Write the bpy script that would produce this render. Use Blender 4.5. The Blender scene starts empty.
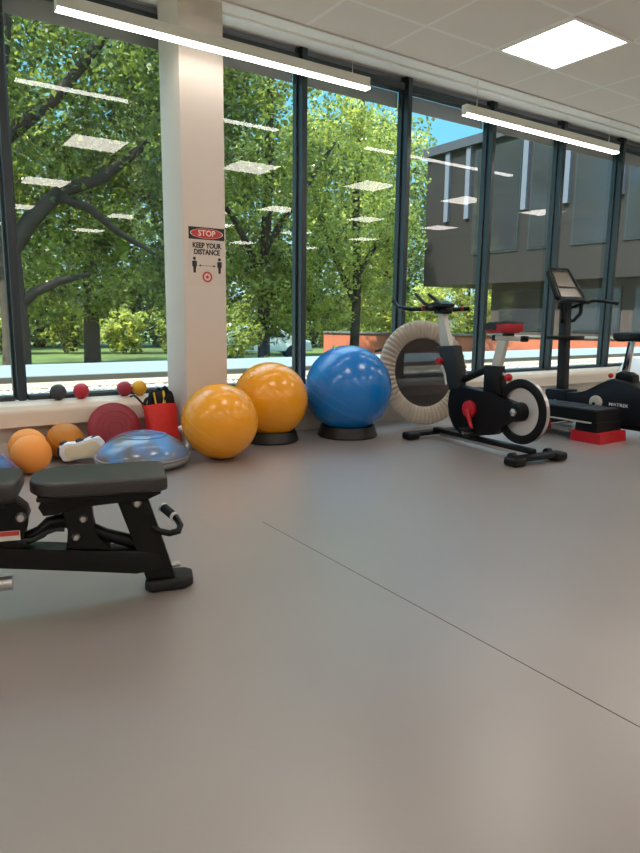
import bpy, bmesh, math, random
import numpy as np
from mathutils import Matrix, Vector

S = bpy.context.scene
COL = S.collection
PI = math.pi

# ---------------------------------------------------------------- camera
cam_d = bpy.data.cameras.new('camera')
cam = bpy.data.objects.new('camera', cam_d)
COL.objects.link(cam)
cam_d.sensor_fit = 'HORIZONTAL'
cam_d.sensor_width = 36.0
cam_d.lens = 36.0 * 647.757 / 640.0
cam_d.clip_start = 0.05
cam_d.clip_end = 400
YAW, PITCH, ROLL = math.radians(34.053), math.radians(9.5959), math.radians(0.6106)
fwd = Vector((math.sin(YAW) * math.cos(PITCH), math.cos(YAW) * math.cos(PITCH), -math.sin(PITCH)))
r0 = Vector((math.cos(YAW), -math.sin(YAW), 0))
u0 = r0.cross(fwd)
rgt = math.cos(ROLL) * r0 + math.sin(ROLL) * u0
upv = -math.sin(ROLL) * r0 + math.cos(ROLL) * u0
m3 = Matrix((rgt, upv, -fwd)).transposed()
cam.matrix_world = Matrix.Translation((0, 0, 1.0)) @ m3.to_4x4()
S.camera = cam

# ---------------------------------------------------------------- sky, sun, exposure
W = bpy.data.worlds.new('sky')
S.world = W
W.use_nodes = True
nt = W.node_tree
nt.nodes.clear()
wo = nt.nodes.new('ShaderNodeOutputWorld')
bg = nt.nodes.new('ShaderNodeBackground')
tc = nt.nodes.new('ShaderNodeTexCoord')
sx = nt.nodes.new('ShaderNodeSeparateXYZ')
cr = nt.nodes.new('ShaderNodeValToRGB')
cr.color_ramp.elements[0].position = 0.0
cr.color_ramp.elements[0].color = (0.62, 0.88, 1.0, 1)
cr.color_ramp.elements[1].position = 0.75
cr.color_ramp.elements[1].color = (2.1, 2.9, 3.7, 1)
e = cr.color_ramp.elements.new(0.25)
e.color = (0.20, 0.62, 0.90, 1)
e = cr.color_ramp.elements.new(0.46)
e.color = (0.24, 0.66, 0.98, 1)
nt.links.new(tc.outputs['Generated'], sx.inputs[0])
nt.links.new(sx.outputs['Z'], cr.inputs[0])
nt.links.new(cr.outputs[0], bg.inputs[0])
bg.inputs[1].default_value = 0.8
nt.links.new(bg.outputs[0], wo.inputs[0])

SUN_DIR = Vector((-0.66, -0.04, 0.75)).normalized()      # towards the sun
sl = bpy.data.lights.new('sun', 'SUN')
sl.energy = 7.4
sl.angle = math.radians(0.6)
sl.color = (1.0, 0.94, 0.84)
so = bpy.data.objects.new('sun', sl)
COL.objects.link(so)
so.rotation_euler = SUN_DIR.to_track_quat('Z', 'Y').to_euler()
so.location = (-20, 5, 30)

PANEL_L = 7.2
LINE_L = 8.0
vs = S.view_settings
vs.view_transform = 'Standard'
vs.look = 'None'
vs.gamma = 1
vs.use_curve_mapping = False
vs.exposure = 0.75
try:
    S.cycles.max_bounces = 10
    S.cycles.transparent_max_bounces = 24
    S.cycles.diffuse_bounces = 5
    S.cycles.use_denoising = True
    S.cycles.sample_clamp_indirect = 6
except Exception:
    pass

# ---------------------------------------------------------------- materials
def lin(c):
    return tuple(((v / 255) / 12.92 if v / 255 <= 0.04045 else ((v / 255 + 0.055) / 1.055) ** 2.4) for v in c)

def mat(name, rgb, rough=0.5, metal=0.0, spec=0.5, noise=None, bump=None, coat=0.0, emit=None, sheen=0.0, srgb=True):
    """Principled material; noise=(scale, amount) varies the base colour, bump=(scale, strength)."""
    m = bpy.data.materials.new(name)
    m.use_nodes = True
    t = m.node_tree
    b = t.nodes['Principled BSDF']
    c = lin(rgb) if srgb else rgb
    b.inputs['Base Color'].default_value = (*c, 1)
    b.inputs['Roughness'].default_value = rough
    b.inputs['Metallic'].default_value = metal
    b.inputs['Specular IOR Level'].default_value = spec
    b.inputs['Coat Weight'].default_value = coat
    b.inputs['Coat Roughness'].default_value = 0.15
    b.inputs['Sheen Weight'].default_value = sheen
    co = t.nodes.new('ShaderNodeTexCoord')
    if noise:
        n = t.nodes.new('ShaderNodeTexNoise')
        n.inputs['Scale'].default_value = noise[0]
        n.inputs['Detail'].default_value = 5
        t.links.new(co.outputs['Object'], n.inputs['Vector'])
        r = t.nodes.new('ShaderNodeValToRGB')
        a = noise[1]
        r.color_ramp.elements[0].position = 0.3
        r.color_ramp.elements[1].position = 0.7
        r.color_ramp.elements[0].color = (*[max(0, v * (1 - a)) for v in c], 1)
        r.color_ramp.elements[1].color = (*[min(1, v * (1 + a)) for v in c], 1)
        t.links.new(n.outputs['Fac'], r.inputs[0])
        t.links.new(r.outputs[0], b.inputs['Base Color'])
    if bump:
        n = t.nodes.new('ShaderNodeTexNoise')
        n.inputs['Scale'].default_value = bump[0]
        n.inputs['Detail'].default_value = 3
        t.links.new(co.outputs['Object'], n.inputs['Vector'])
        bp = t.nodes.new('ShaderNodeBump')
        bp.inputs['Strength'].default_value = bump[1]
        bp.inputs['Distance'].default_value = 0.01
        t.links.new(n.outputs['Fac'], bp.inputs['Height'])
        t.links.new(bp.outputs[0], b.inputs['Normal'])
    if emit:
        b.inputs['Emission Color'].default_value = (*emit[0], 1)
        b.inputs['Emission Strength'].default_value = emit[1]
    return m

def math_node(t, op, *ins):
    n = t.nodes.new('ShaderNodeMath')
    n.operation = op
    for i, v in enumerate(ins):
        if isinstance(v, (int, float)):
            n.inputs[i].default_value = v
        else:
            t.links.new(v, n.inputs[i])
    return n.outputs[0]

def glass_mat(name, f0=0.05, k=0.7, tint=(0.93, 0.97, 0.95)):
    m = bpy.data.materials.new(name)
    m.use_nodes = True
    t = m.node_tree
    t.nodes.clear()
    o = t.nodes.new('ShaderNodeOutputMaterial')
    mx = t.nodes.new('ShaderNodeMixShader')
    tr = t.nodes.new('ShaderNodeBsdfTransparent')
    tr.inputs[0].default_value = (*tint, 1)
    gl = t.nodes.new('ShaderNodeBsdfGlossy')
    gl.inputs['Roughness'].default_value = 0.0
    gl.inputs[0].default_value = (1, 1, 1, 1)
    lw = t.nodes.new('ShaderNodeLayerWeight')
    pw = t.nodes.new('ShaderNodeMath')
    pw.operation = 'POWER'
    pw.inputs[1].default_value = 5
    ma = t.nodes.new('ShaderNodeMath')
    ma.operation = 'MULTIPLY_ADD'
    ma.inputs[1].default_value = k
    ma.inputs[2].default_value = f0
    ge = t.nodes.new('ShaderNodeNewGeometry')
    t.links.new(lw.outputs['Facing'], pw.inputs[0])
    t.links.new(pw.outputs[0], ma.inputs[0])
    # both faces of the pane together reflect once: the face met from outside the slab carries it
    t.links.new(math_node(t, 'MULTIPLY', ma.outputs[0], math_node(t, 'SUBTRACT', 1.0, ge.outputs['Backfacing'])), mx.inputs[0])
    t.links.new(tr.outputs[0], mx.inputs[1])
    t.links.new(gl.outputs[0], mx.inputs[2])
    t.links.new(mx.outputs[0], o.inputs[0])
    return m

def screen_mat(name, rgb, opacity):
    """a woven screen fabric: mostly threads, partly holes."""
    m = bpy.data.materials.new(name)
    m.use_nodes = True
    t = m.node_tree
    b = t.nodes['Principled BSDF']
    b.inputs['Base Color'].default_value = (*lin(rgb), 1)
    b.inputs['Roughness'].default_value = 0.8
    b.inputs['Alpha'].default_value = opacity
    return m

def leaf_mat(name, dark, light, trans=0.42):
    m = bpy.data.materials.new(name)
    m.use_nodes = True
    t = m.node_tree
    t.nodes.clear()
    o = t.nodes.new('ShaderNodeOutputMaterial')
    mx = t.nodes.new('ShaderNodeMixShader')
    mx.inputs[0].default_value = trans
    b = t.nodes.new('ShaderNodeBsdfPrincipled')
    b.inputs['Roughness'].default_value = 0.36
    b.inputs['Specular IOR Level'].default_value = 0.6
    tl = t.nodes.new('ShaderNodeBsdfTranslucent')
    co = t.nodes.new('ShaderNodeTexCoord')
    n = t.nodes.new('ShaderNodeTexNoise')
    n.inputs['Scale'].default_value = 3.0
    n.inputs['Detail'].default_value = 6
    r = t.nodes.new('ShaderNodeValToRGB')
    r.color_ramp.elements[0].position = 0.35
    r.color_ramp.elements[1].position = 0.68
    r.color_ramp.elements[0].color = (*lin(dark), 1)
    r.color_ramp.elements[1].color = (*lin(light), 1)
    hs = t.nodes.new('ShaderNodeHueSaturation')
    hs.inputs['Value'].default_value = 1.7
    hs.inputs['Hue'].default_value = 0.485
    t.links.new(co.outputs['Object'], n.inputs['Vector'])
    t.links.new(n.outputs['Fac'], r.inputs[0])
    t.links.new(r.outputs[0], b.inputs['Base Color'])
    t.links.new(r.outputs[0], hs.inputs['Color'])
    t.links.new(hs.outputs[0], tl.inputs[0])
    t.links.new(b.outputs[0], mx.inputs[1])
    t.links.new(tl.outputs[0], mx.inputs[2])
    t.links.new(mx.outputs[0], o.inputs[0])
    return m

def ceiling_tile_mat():
    m = mat('ceiling_tile', (240, 232, 223), rough=0.9, bump=(260, 0.15))
    t = m.node_tree
    b = t.nodes['Principled BSDF']
    co = t.nodes.new('ShaderNodeTexCoord')
    sp = t.nodes.new('ShaderNodeSeparateXYZ')
    t.links.new(co.outputs['Object'], sp.inputs[0])
    def line(sock, off):
        a = math_node(t, 'SUBTRACT', sock, off)
        a = math_node(t, 'DIVIDE', a, 0.6)
        a = math_node(t, 'FRACT', a)
        a = math_node(t, 'SUBTRACT', a, 0.5)
        a = math_node(t, 'ABSOLUTE', a)
        return math_node(t, 'GREATER_THAN', a, 0.5 - 0.02)
    k = math_node(t, 'MAXIMUM', line(sp.outputs['X'], 3.504 - 6), line(sp.outputs['Y'], 3.194 - 12))
    mx = t.nodes.new('ShaderNodeMixRGB')
    mx.inputs[1].default_value = (*lin((240, 232, 223)), 1)
    mx.inputs[2].default_value = (*lin((250, 246, 240)), 1)
    t.links.new(k, mx.inputs[0])
    t.links.new(mx.outputs[0], b.inputs['Base Color'])
    return m

def stripe_mat(name, rgb, axis, pitch, gap, depth=0.5, rough=0.6):
    """boards or panels: a dark joint line every PITCH along one object axis."""
    m = mat(name, rgb, rough=rough)
    t = m.node_tree
    b = t.nodes['Principled BSDF']
    co = t.nodes.new('ShaderNodeTexCoord')
    sp = t.nodes.new('ShaderNodeSeparateXYZ')
    t.links.new(co.outputs['Object'], sp.inputs[0])
    a = math_node(t, 'FRACT', math_node(t, 'DIVIDE', sp.outputs[axis], pitch))
    k = math_node(t, 'LESS_THAN', a, gap)
    mx = t.nodes.new('ShaderNodeMixRGB')
    c = lin(rgb)
    mx.inputs[1].default_value = (*c, 1)
    mx.inputs[2].default_value = (*[v * depth for v in c], 1)
    t.links.new(k, mx.inputs[0])
    t.links.new(mx.outputs[0], b.inputs['Base Color'])
    return m

def swirl_mat(name, c1, c2, rough=0.2):
    m = mat(name, c1, rough=rough, coat=0.4)
    t = m.node_tree
    b = t.nodes['Principled BSDF']
    co = t.nodes.new('ShaderNodeTexCoord')
    n = t.nodes.new('ShaderNodeTexNoise')
    n.inputs['Scale'].default_value = 1.9
    n.inputs['Detail'].default_value = 2
    n.inputs['Distortion'].default_value = 1.2
    r = t.nodes.new('ShaderNodeValToRGB')
    r.color_ramp.elements[0].position = 0.42
    r.color_ramp.elements[1].position = 0.56
    r.color_ramp.elements[0].color = (*lin(c1), 1)
    r.color_ramp.elements[1].color = (*lin(c2), 1)
    t.links.new(co.outputs['Object'], n.inputs['Vector'])
    t.links.new(n.outputs['Fac'], r.inputs[0])
    t.links.new(r.outputs[0], b.inputs['Base Color'])
    return m

M = {}
M['floor'] = mat('floor_vinyl', (137, 128, 124), rough=0.42, spec=0.8, noise=(1.3, 0.05), bump=(90, 0.03), coat=0.8)
_fb = M['floor'].node_tree.nodes['Principled BSDF']
_fb.inputs['Coat Roughness'].default_value = 0.3
_fb.inputs['Coat IOR'].default_value = 1.6
M['seam'] = mat('floor_seam', (104, 97, 92), rough=0.7)
M['tile'] = ceiling_tile_mat()
M['wall'] = mat('wall_paint', (222, 214, 204), rough=0.7)
M['pillar'] = mat('pillar_paint', (216, 202, 190), rough=0.6)
M['soffit'] = mat('soffit_paint', (234, 228, 220), rough=0.8)
M['sill'] = mat('sill_laminate', (222, 208, 192), rough=0.45)
M['dado'] = mat('dado_paint', (214, 203, 190), rough=0.5)
M['socket'] = mat('socket_plastic', (214, 188, 178), rough=0.4)
M['frame'] = mat('frame_dark_metal', (38, 48, 54), rough=0.35, metal=0.0, spec=0.6)
M['frame_grey'] = mat('head_panel_metal', (150, 156, 166), rough=0.5)
M['glass'] = glass_mat('window_glass')
M['blind'] = screen_mat('blind_fabric', (176, 162, 166), 0.86)
M['lamp_body'] = mat('lamp_body_white', (244, 240, 232), rough=0.4)
M['line_light'] = mat('lamp_diffuser', (255, 255, 255), emit=((1.0, 0.96, 0.90), LINE_L))
M['panel_light'] = mat('panel_diffuser', (255, 255, 255), emit=((1.0, 0.92, 0.83), PANEL_L))
M['black'] = mat('black_plastic', (11, 11, 13), rough=0.45, spec=0.25)
M['black_satin'] = mat('black_satin_metal', (11, 11, 12), rough=0.42, spec=0.28)
M['black_matt'] = mat('black_rubber', (20, 20, 20), rough=0.75)
M['navy'] = mat('dark_navy_plastic', (20, 23, 31), rough=0.42, spec=0.3)
M['charcoal'] = mat('charcoal_plastic', (36, 39, 42), rough=0.5, spec=0.3)
M['vinyl'] = mat('black_upholstery', (41, 38, 35), rough=0.42, spec=0.7, bump=(220, 0.25))
M['silver'] = mat('brushed_silver', (196, 196, 196), rough=0.3, metal=0.9)
M['disc'] = mat('polished_disc', (222, 222, 222), rough=0.35, metal=0.55)
M['chrome'] = mat('chrome', (220, 220, 222), rough=0.12, metal=1.0)
M['alu_grey'] = mat('grey_painted_tube', (186, 184, 176), rough=0.4)
M['red'] = mat('red_plastic', (178, 20, 34), rough=0.4)
M['red_pad'] = mat('red_padding', (170, 30, 40), rough=0.55)
M['orange_ball'] = mat('orange_vinyl', (238, 158, 22), rough=0.24, coat=0.2)
M['blue_ball'] = mat('blue_vinyl', (4, 112, 192), rough=0.22, coat=0.25)
M['ring'] = mat('black_ring', (18, 18, 19), rough=0.5)
M['small_orange'] = mat('orange_foam', (240, 150, 62), rough=0.6, bump=(140, 0.2))
M['brown_ball'] = mat('brown_leather', (190, 118, 20), rough=0.5, bump=(160, 0.3))
M['ball_grey'] = mat('dark_grey_rubber', (58, 60, 64), rough=0.6, bump=(120, 0.3))
M['ball_red'] = mat('red_rubber', (190, 40, 58), rough=0.55, bump=(120, 0.3))
M['ball_maroon'] = mat('maroon_rubber', (160, 42, 58), rough=0.55, bump=(120, 0.3))
M['ball_yellow'] = mat('yellow_rubber', (232, 170, 26), rough=0.5, bump=(120, 0.3))
M['disc_red'] = mat('maroon_vinyl', (140, 24, 40), rough=0.42)
M['bag_red'] = mat('red_nylon', (206, 34, 26), rough=0.6, bump=(16, 0.9))
M['webbing'] = mat('black_webbing', (22, 22, 22), rough=0.8)
M['yellow'] = mat('yellow_strap', (226, 186, 44), rough=0.5)
M['white'] = mat('white_plastic', (226, 226, 226), rough=0.45)
M['cream'] = mat('cream_rubber', (214, 202, 172), rough=0.6)
M['shoe_white'] = mat('white_shoe_leather', (226, 226, 230), rough=0.5)
M['navy_cloth'] = mat('navy_trim', (34, 46, 78), rough=0.6)
M['dome'] = swirl_mat('blue_grey_dome', (84, 142, 204), (106, 108, 116))
M['dome_blue'] = swirl_mat('blue_dome', (50, 78, 136), (70, 98, 156))
M['bosu_base'] = mat('grey_base_plastic', (130, 130, 130), rough=0.5)
M['pleat'] = mat('beige_pleated_cloth', (178, 168, 154), rough=0.8)
M['mat_mesh'] = screen_mat('trampoline_mesh', (30, 26, 26), 0.72)
M['screen'] = mat('console_screen', (94, 84, 68), rough=0.25, coat=0.3)
M['sign_white'] = mat('sign_board', (212, 198, 186), rough=0.4)
M['sign_black'] = mat('sign_black', (24, 22, 24), rough=0.5)
M['sign_red'] = mat('sign_red', (196, 62, 56), rough=0.5)
M['sign_text'] = mat('sign_text_light', (240, 220, 212), rough=0.5)
M['label_white'] = mat('label_white', (214, 210, 202), rough=0.5)
M['gravel'] = mat('white_gravel', (214, 208, 200), rough=0.9, noise=(9, 0.25))
M['gravel_bed'] = mat('gravel_bed', (160, 154, 144), rough=0.95, noise=(30, 0.3))
M['paver'] = mat('beige_paver', (158, 146, 128), rough=0.9, noise=(4, 0.08))
M['coping'] = mat('pale_coping', (132, 146, 154), rough=0.45)
M['curb'] = mat('grey_curb', (98, 100, 98), rough=0.8)
M['grass'] = mat('lawn', (76, 94, 40), rough=0.9, noise=(0.7, 0.35))
M['bark'] = mat('bark', (58, 49, 40), rough=0.95, noise=(6, 0.35), bump=(14, 0.8))
M['leaf_a'] = leaf_mat('leaf_deep', (36, 52, 22), (136, 152, 60))
M['leaf_b'] = leaf_mat('leaf_mid', (44, 62, 25), (164, 176, 76))
M['leaf_c'] = leaf_mat('leaf_light', (70, 94, 36), (204, 208, 104))
M['leaf_far'] = leaf_mat('leaf_far', (42, 58, 28), (140, 154, 76), 0.45)
M['terracotta'] = stripe_mat('terracotta_boards', (170, 92, 66), 'X', 0.16, 0.06, 0.75)
M['clad'] = stripe_mat('dark_cladding', (30, 26, 27), 'Y', 1.2, 0.03, 0.6, 0.5)
M['clad_low'] = mat('brown_cladding', (62, 52, 50), rough=0.6)
M['wing_roof'] = mat('wing_roof_edge', (52, 56, 66), rough=0.6)
M['reflection_strip'] = mat('pale_reflection', (92, 98, 112), rough=0.5)  # pale tone imitating light reflected in the wing windows
M['wing_glass'] = mat('wing_window_glass', (40, 42, 48), rough=0.1, spec=0.8)
M['car'] = mat('pale_car_paint', (214, 222, 226), rough=0.25, coat=0.5)

# ---------------------------------------------------------------- mesh helpers
def I4():
    return Matrix.Identity(4)

class MB:
    """collects shapes and links them as ONE mesh object."""
    def __init__(self):
        self.bm = bmesh.new()

    def _xf(self, vs, mtx):
        if mtx is not None:
            bmesh.ops.transform(self.bm, matrix=mtx, verts=vs)

    def box(self, c, s, bevel=0.0, seg=2, mtx=None, rot=None):
        r = bmesh.ops.create_cube(self.bm, size=1.0)
        vs = r['verts']
        m = Matrix.Translation(c) @ (rot.to_4x4() if rot else I4()) @ Matrix.Diagonal((*s, 1))
        bmesh.ops.transform(self.bm, matrix=m, verts=vs)
        if bevel > 0:
            es = list({ed for v in vs for ed in v.link_edges})
            rb = bmesh.ops.bevel(self.bm, geom=es, offset=min(bevel, min(s) * 0.49), segments=seg, profile=0.5, affect='EDGES')
            vs = list({v for f in rb['faces'] for v in f.verts} | {v for v in vs if v.is_valid})
        self._xf(vs, mtx)
        return self

    def prism(self, poly, w, axis='y', off=0.0, bevel=0.0, seg=2, mtx=None):
        """poly of (a, b) extruded to width w: axis y -> (a, *, b); axis z -> (a, b, *); axis x -> (*, a, b)."""
        def P(a, b, c):
            return {'y': (a, c, b), 'z': (a, b, c), 'x': (c, a, b)}[axis]
        n = len(poly)
        v0 = [self.bm.verts.new(P(a, b, off - w / 2)) for a, b in poly]
        v1 = [self.bm.verts.new(P(a, b, off + w / 2)) for a, b in poly]
        fs = [self.bm.faces.new(v0), self.bm.faces.new(list(reversed(v1)))]
        for i in range(n):
            j = (i + 1) % n
            fs.append(self.bm.faces.new((v0[j], v0[i], v1[i], v1[j])))
        vs = v0 + v1
        if bevel > 0:
            es = [ed for ed in fs[0].edges] + [ed for ed in fs[1].edges]
            rb = bmesh.ops.bevel(self.bm, geom=es, offset=bevel, segments=seg, profile=0.5, affect='EDGES')
            vs = list({v for f in rb['faces'] for v in f.verts} | {v for v in vs if v.is_valid} | {v for f in fs if f.is_valid for v in f.verts})
        bmesh.ops.recalc_face_normals(self.bm, faces=list({f for v in vs for f in v.link_faces}))
        self._xf(vs, mtx)
        return self

    def tube(self, pts, r, seg=12, closed=False, mtx=None, cap=True):
        pts = [Vector(p) for p in pts]
        n = len(pts)
        rs = r if isinstance(r, (list, tuple)) else [r] * n
        rings = []
        up = None
        for i, p in enumerate(pts):
            if closed:
                d = (pts[(i + 1) % n] - pts[i - 1]).normalized()
            else:
                d = (pts[min(i + 1, n - 1)] - pts[max(i - 1, 0)]).normalized()
            if up is None:
                up = Vector((0, 0, 1)) if abs(d.z) < 0.9 else Vector((1, 0, 0))
            a = d.cross(up).normalized()
            b = a.cross(d).normalized()
            up = b
            rings.append([self.bm.verts.new(p + rs[i] * (math.cos(2 * PI * k / seg) * a + math.sin(2 * PI * k / seg) * b)) for k in range(seg)])
        for i in range(n if closed else n - 1):
            A, B = rings[i], rings[(i + 1) % n]
            for k in range(seg):
                self.bm.faces.new((A[k], A[(k + 1) % seg], B[(k + 1) % seg], B[k]))
        if cap and not closed:
            self.bm.faces.new(list(reversed(rings[0])))
            self.bm.faces.new(rings[-1])
        self._xf([v for rr in rings for v in rr], mtx)
        return self

    def lathe(self, prof, seg=48, mtx=None, closed=False):
        """profile of (r, z) spun about z."""
        rings = []
        for r, z in prof:
            if r < 1e-6:
                rings.append([self.bm.verts.new((0, 0, z))])
            else:
                rings.append([self.bm.verts.new((r * math.cos(2 * PI * k / seg), r * math.sin(2 * PI * k / seg), z)) for k in range(seg)])
        idx = list(range(len(rings) - 1))
        pairs = [(rings[i], rings[i + 1]) for i in idx]
        if closed:
            pairs.append((rings[-1], rings[0]))
        for A, B in pairs:
            for k in range(seg):
                k2 = (k + 1) % seg
                if len(A) == 1 and len(B) == 1:
                    continue
                if len(A) == 1:
                    self.bm.faces.new((A[0], B[k2], B[k]))
                elif len(B) == 1:
                    self.bm.faces.new((A[k], A[k2], B[0]))
                else:
                    self.bm.faces.new((A[k], A[k2], B[k2], B[k]))
        self._xf([v for rr in rings for v in rr], mtx)
        return self

    def sphere(self, c, r, sc=(1, 1, 1), u=32, v=20, mtx=None):
        rr = bmesh.ops.create_uvsphere(self.bm, u_segments=u, v_segments=v, radius=r)
        bmesh.ops.transform(self.bm, matrix=Matrix.Translation(c) @ Matrix.Diagonal((*sc, 1)), verts=rr['verts'])
        self._xf(rr['verts'], mtx)
        return self

    def cyl(self, p0, p1, r, seg=24, mtx=None):
        return self.tube([p0, p1], r, seg, mtx=mtx)

    def build(self, name, m, parent=None, loc=None, rot=None, smooth=True, angle=40):
        bmesh.ops.recalc_face_normals(self.bm, faces=self.bm.faces[:])
        me = bpy.data.meshes.new(name)
        self.bm.to_mesh(me)
        self.bm.free()
        me.materials.append(m)
        if smooth:
            me.polygons.foreach_set('use_smooth', [True] * len(me.polygons))
            try:
                me.set_sharp_from_angle(angle=math.radians(angle))
            except Exception:
                pass
        o = bpy.data.objects.new(name, me)
        COL.objects.link(o)
        if parent:
            o.parent = parent
        if loc is not None:
            o.location = loc
        if rot is not None:
            o.rotation_euler = rot
        return o

def empty(name, loc, rz=0.0, rot=None):
    o = bpy.data.objects.new(name, None)
    COL.objects.link(o)
    o.location = loc
    o.rotation_euler = rot if rot else (0, 0, rz)
    o.empty_display_size = 0.1
    return o

def tag(o, label, cat, group=None, kind=None):
    o['label'] = label
    o['category'] = cat
    if group:
        o['group'] = group
    if kind:
        o['kind'] = kind
    return o

def struct(o, label=None, cat=None):
    o['kind'] = 'structure'
    if label:
        o['label'] = label
    if cat:
        o['category'] = cat
    return o

def copy_tree(o, parent=None):
    c = o.copy()
    COL.objects.link(c)
    c.parent = parent
    for ch in list(o.children):
        copy_tree(ch, c)
    return c

def text_mesh(name, txt, size, m, parent, loc, rot, depth=0.0006, sx=1.0, bold=0.0):
    cu = bpy.data.curves.new(name + '_font', 'FONT')
    cu.body = txt
    cu.size = size
    cu.align_x = 'CENTER'
    cu.align_y = 'CENTER'
    cu.extrude = depth
    cu.offset = bold
    cu.resolution_u = 3
    tmp = bpy.data.objects.new(name + '_tmp', cu)
    COL.objects.link(tmp)
    dg = bpy.context.evaluated_depsgraph_get()
    dg.update()
    me = bpy.data.meshes.new_from_object(tmp.evaluated_get(dg))
    bpy.data.objects.remove(tmp)
    bpy.data.curves.remove(cu)
    me.materials.clear()
    me.materials.append(m)
    me.transform(Matrix.Diagonal((sx, 1, 1, 1)))
    o = bpy.data.objects.new(name, me)
    COL.objects.link(o)
    o.parent = parent
    o.location = loc
    o.rotation_euler = rot
    return o

def arc(c, r, a0, a1, n, plane='xy', z=0.0):
    out = []
    for i in range(n + 1):
        a = math.radians(a0 + (a1 - a0) * i / n)
        p, q = c[0] + r * math.cos(a), c[1] + r * math.sin(a)
        out.append((p, q) if plane is None else {'xy': (p, q, z), 'xz': (p, z, q), 'yz': (z, p, q)}[plane])
    return out

# ================================================================ ROOM
XL, XR, YB, YG = -4.0, 10.4, -6.5, 5.03
ZC = 2.742            # tile ceiling
ZS = 3.23             # raised soffit by the glazing
YE = 3.60             # edge of the tile ceiling
YW = 4.86             # wall below the sill

struct(MB().box(((XL + XR) / 2, (YB + 5.1) / 2, -0.1), (XR - XL + 0.4, 5.1 - YB + 0.2, 0.2)).build('floor', M['floor'], smooth=False))
sm = MB()
sm.box((1.49, (YB + 2.7) / 2, 0.0004), (0.003, 2.7 - YB, 0.0012))
struct(sm.build('trim_1', M['seam'], smooth=False), 'thin welded seam running across the grey vinyl floor')

cb = MB()
cb.box(((XL + XR) / 2, (YB + YE) / 2, ZC + 0.03), (XR - XL, YE - YB, 0.06))
struct(cb.build('ceiling', M['tile'], smooth=False))
sb = MB()
sb.box(((XL + XR) / 2, 4.2, ZS + 0.15), (XR - XL + 0.4, 2.2, 0.3))
sb.box(((XL + XR) / 2, YE - 0.35, (ZC + 0.062 + ZS) / 2), (XR - XL, 0.1, ZS - ZC - 0.066))
struct(sb.build('trim_2', M['soffit'], smooth=False), 'raised white plaster soffit above the window wall')
tb = MB().box(((XL + XR) / 2, YE + 0.010, ZC + 0.028), (XR - XL, 0.018, 0.075))
struct(tb.build('trim_3', M['soffit'], smooth=False), 'white edge trim of the tiled ceiling')
struct(MB().box(((XL + XR) / 2, 4.855, ZS - 0.010), (XR - XL, 0.15, 0.02)).build('trim_4', M['lamp_body'], smooth=False), 'pale soffit margin along the window heads')

H = ZS + 0.3
struct(MB().box((XL - 0.1, (YB + YG) / 2, H / 2), (0.2, YG - YB + 0.2, H)).build('wall_left', M['wall'], smooth=False))
struct(MB().box((XR + 0.1, (YB + YG) / 2, H / 2), (0.2, YG - YB + 0.2, H)).build('wall_right', M['wall'], smooth=False))
struct(MB().box(((XL + XR) / 2, YB - 0.1, H / 2), (XR - XL + 0.4, 0.2, H)).build('wall_back', M['wall'], smooth=False))
# wall under the glazing, sill and trunking
PX0, PX1, PY0, PY1 = 1.84, 2.172, 4.48, 4.855       # pillar
for i, (a, b) in enumerate(((XL, PX0), (PX1, XR))):
    nm = 'wall_front' if i == 0 else 'wall_front_2'
    struct(MB().box(((a + b) / 2, (YW + 5.1) / 2, 0.19), (b - a, 5.1 - YW, 0.38)).build(nm, M['dado'], smooth=False))
    prof = [(4.95, 0.395), (4.835, 0.392), (4.80, 0.375), (4.775, 0.345), (4.77, 0.33), (4.77, 0.235), (4.785, 0.225), (YW, 0.225), (YW, 0.37), (4.95, 0.37)]
    s = MB().prism(prof, b - a, axis='x', off=(a + b) / 2)
    struct(s.build('trim_%d' % (5 + i), M['sill'], smooth=False), 'cream window sill and trunking box')
    struct(MB().box(((a + b) / 2, YW - 0.008, 0.05), (b - a, 0.016, 0.1)).build('baseboard_front' if i == 0 else 'baseboard_front_2', M['dado'], smooth=False))
pl_ = MB().box(((PX0 + PX1) / 2, (PY0 + PY1) / 2, ZS / 2), (PX1 - PX0, PY1 - PY0, ZS), bevel=0.006)
struct(pl_.build('pillar', M['pillar']), 'cream square pillar between the windows', 'pillar')

# sockets on the trunking at the left
for k, x in enumerate((0.50, 0.36)):
    t = empty('power_socket', (x, 4.77, 0.285))
    tag(t, ['pink tinted double socket plate on the sill front, the one closer to the pillar', 'pink tinted double socket plate on the sill front, farther from the pillar'][k], 'socket', 'sockets on the trunking')
    MB().box((0, -0.006, 0), (0.12, 0.012, 0.075), bevel=0.004).build('plate', M['socket'], t)
    for dx in (-0.03, 0.03):
        MB().box((dx, -0.0135, 0.018), (0.02, 0.004, 0.012), bevel=0.001).build('switch', M['white'], t)

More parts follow.
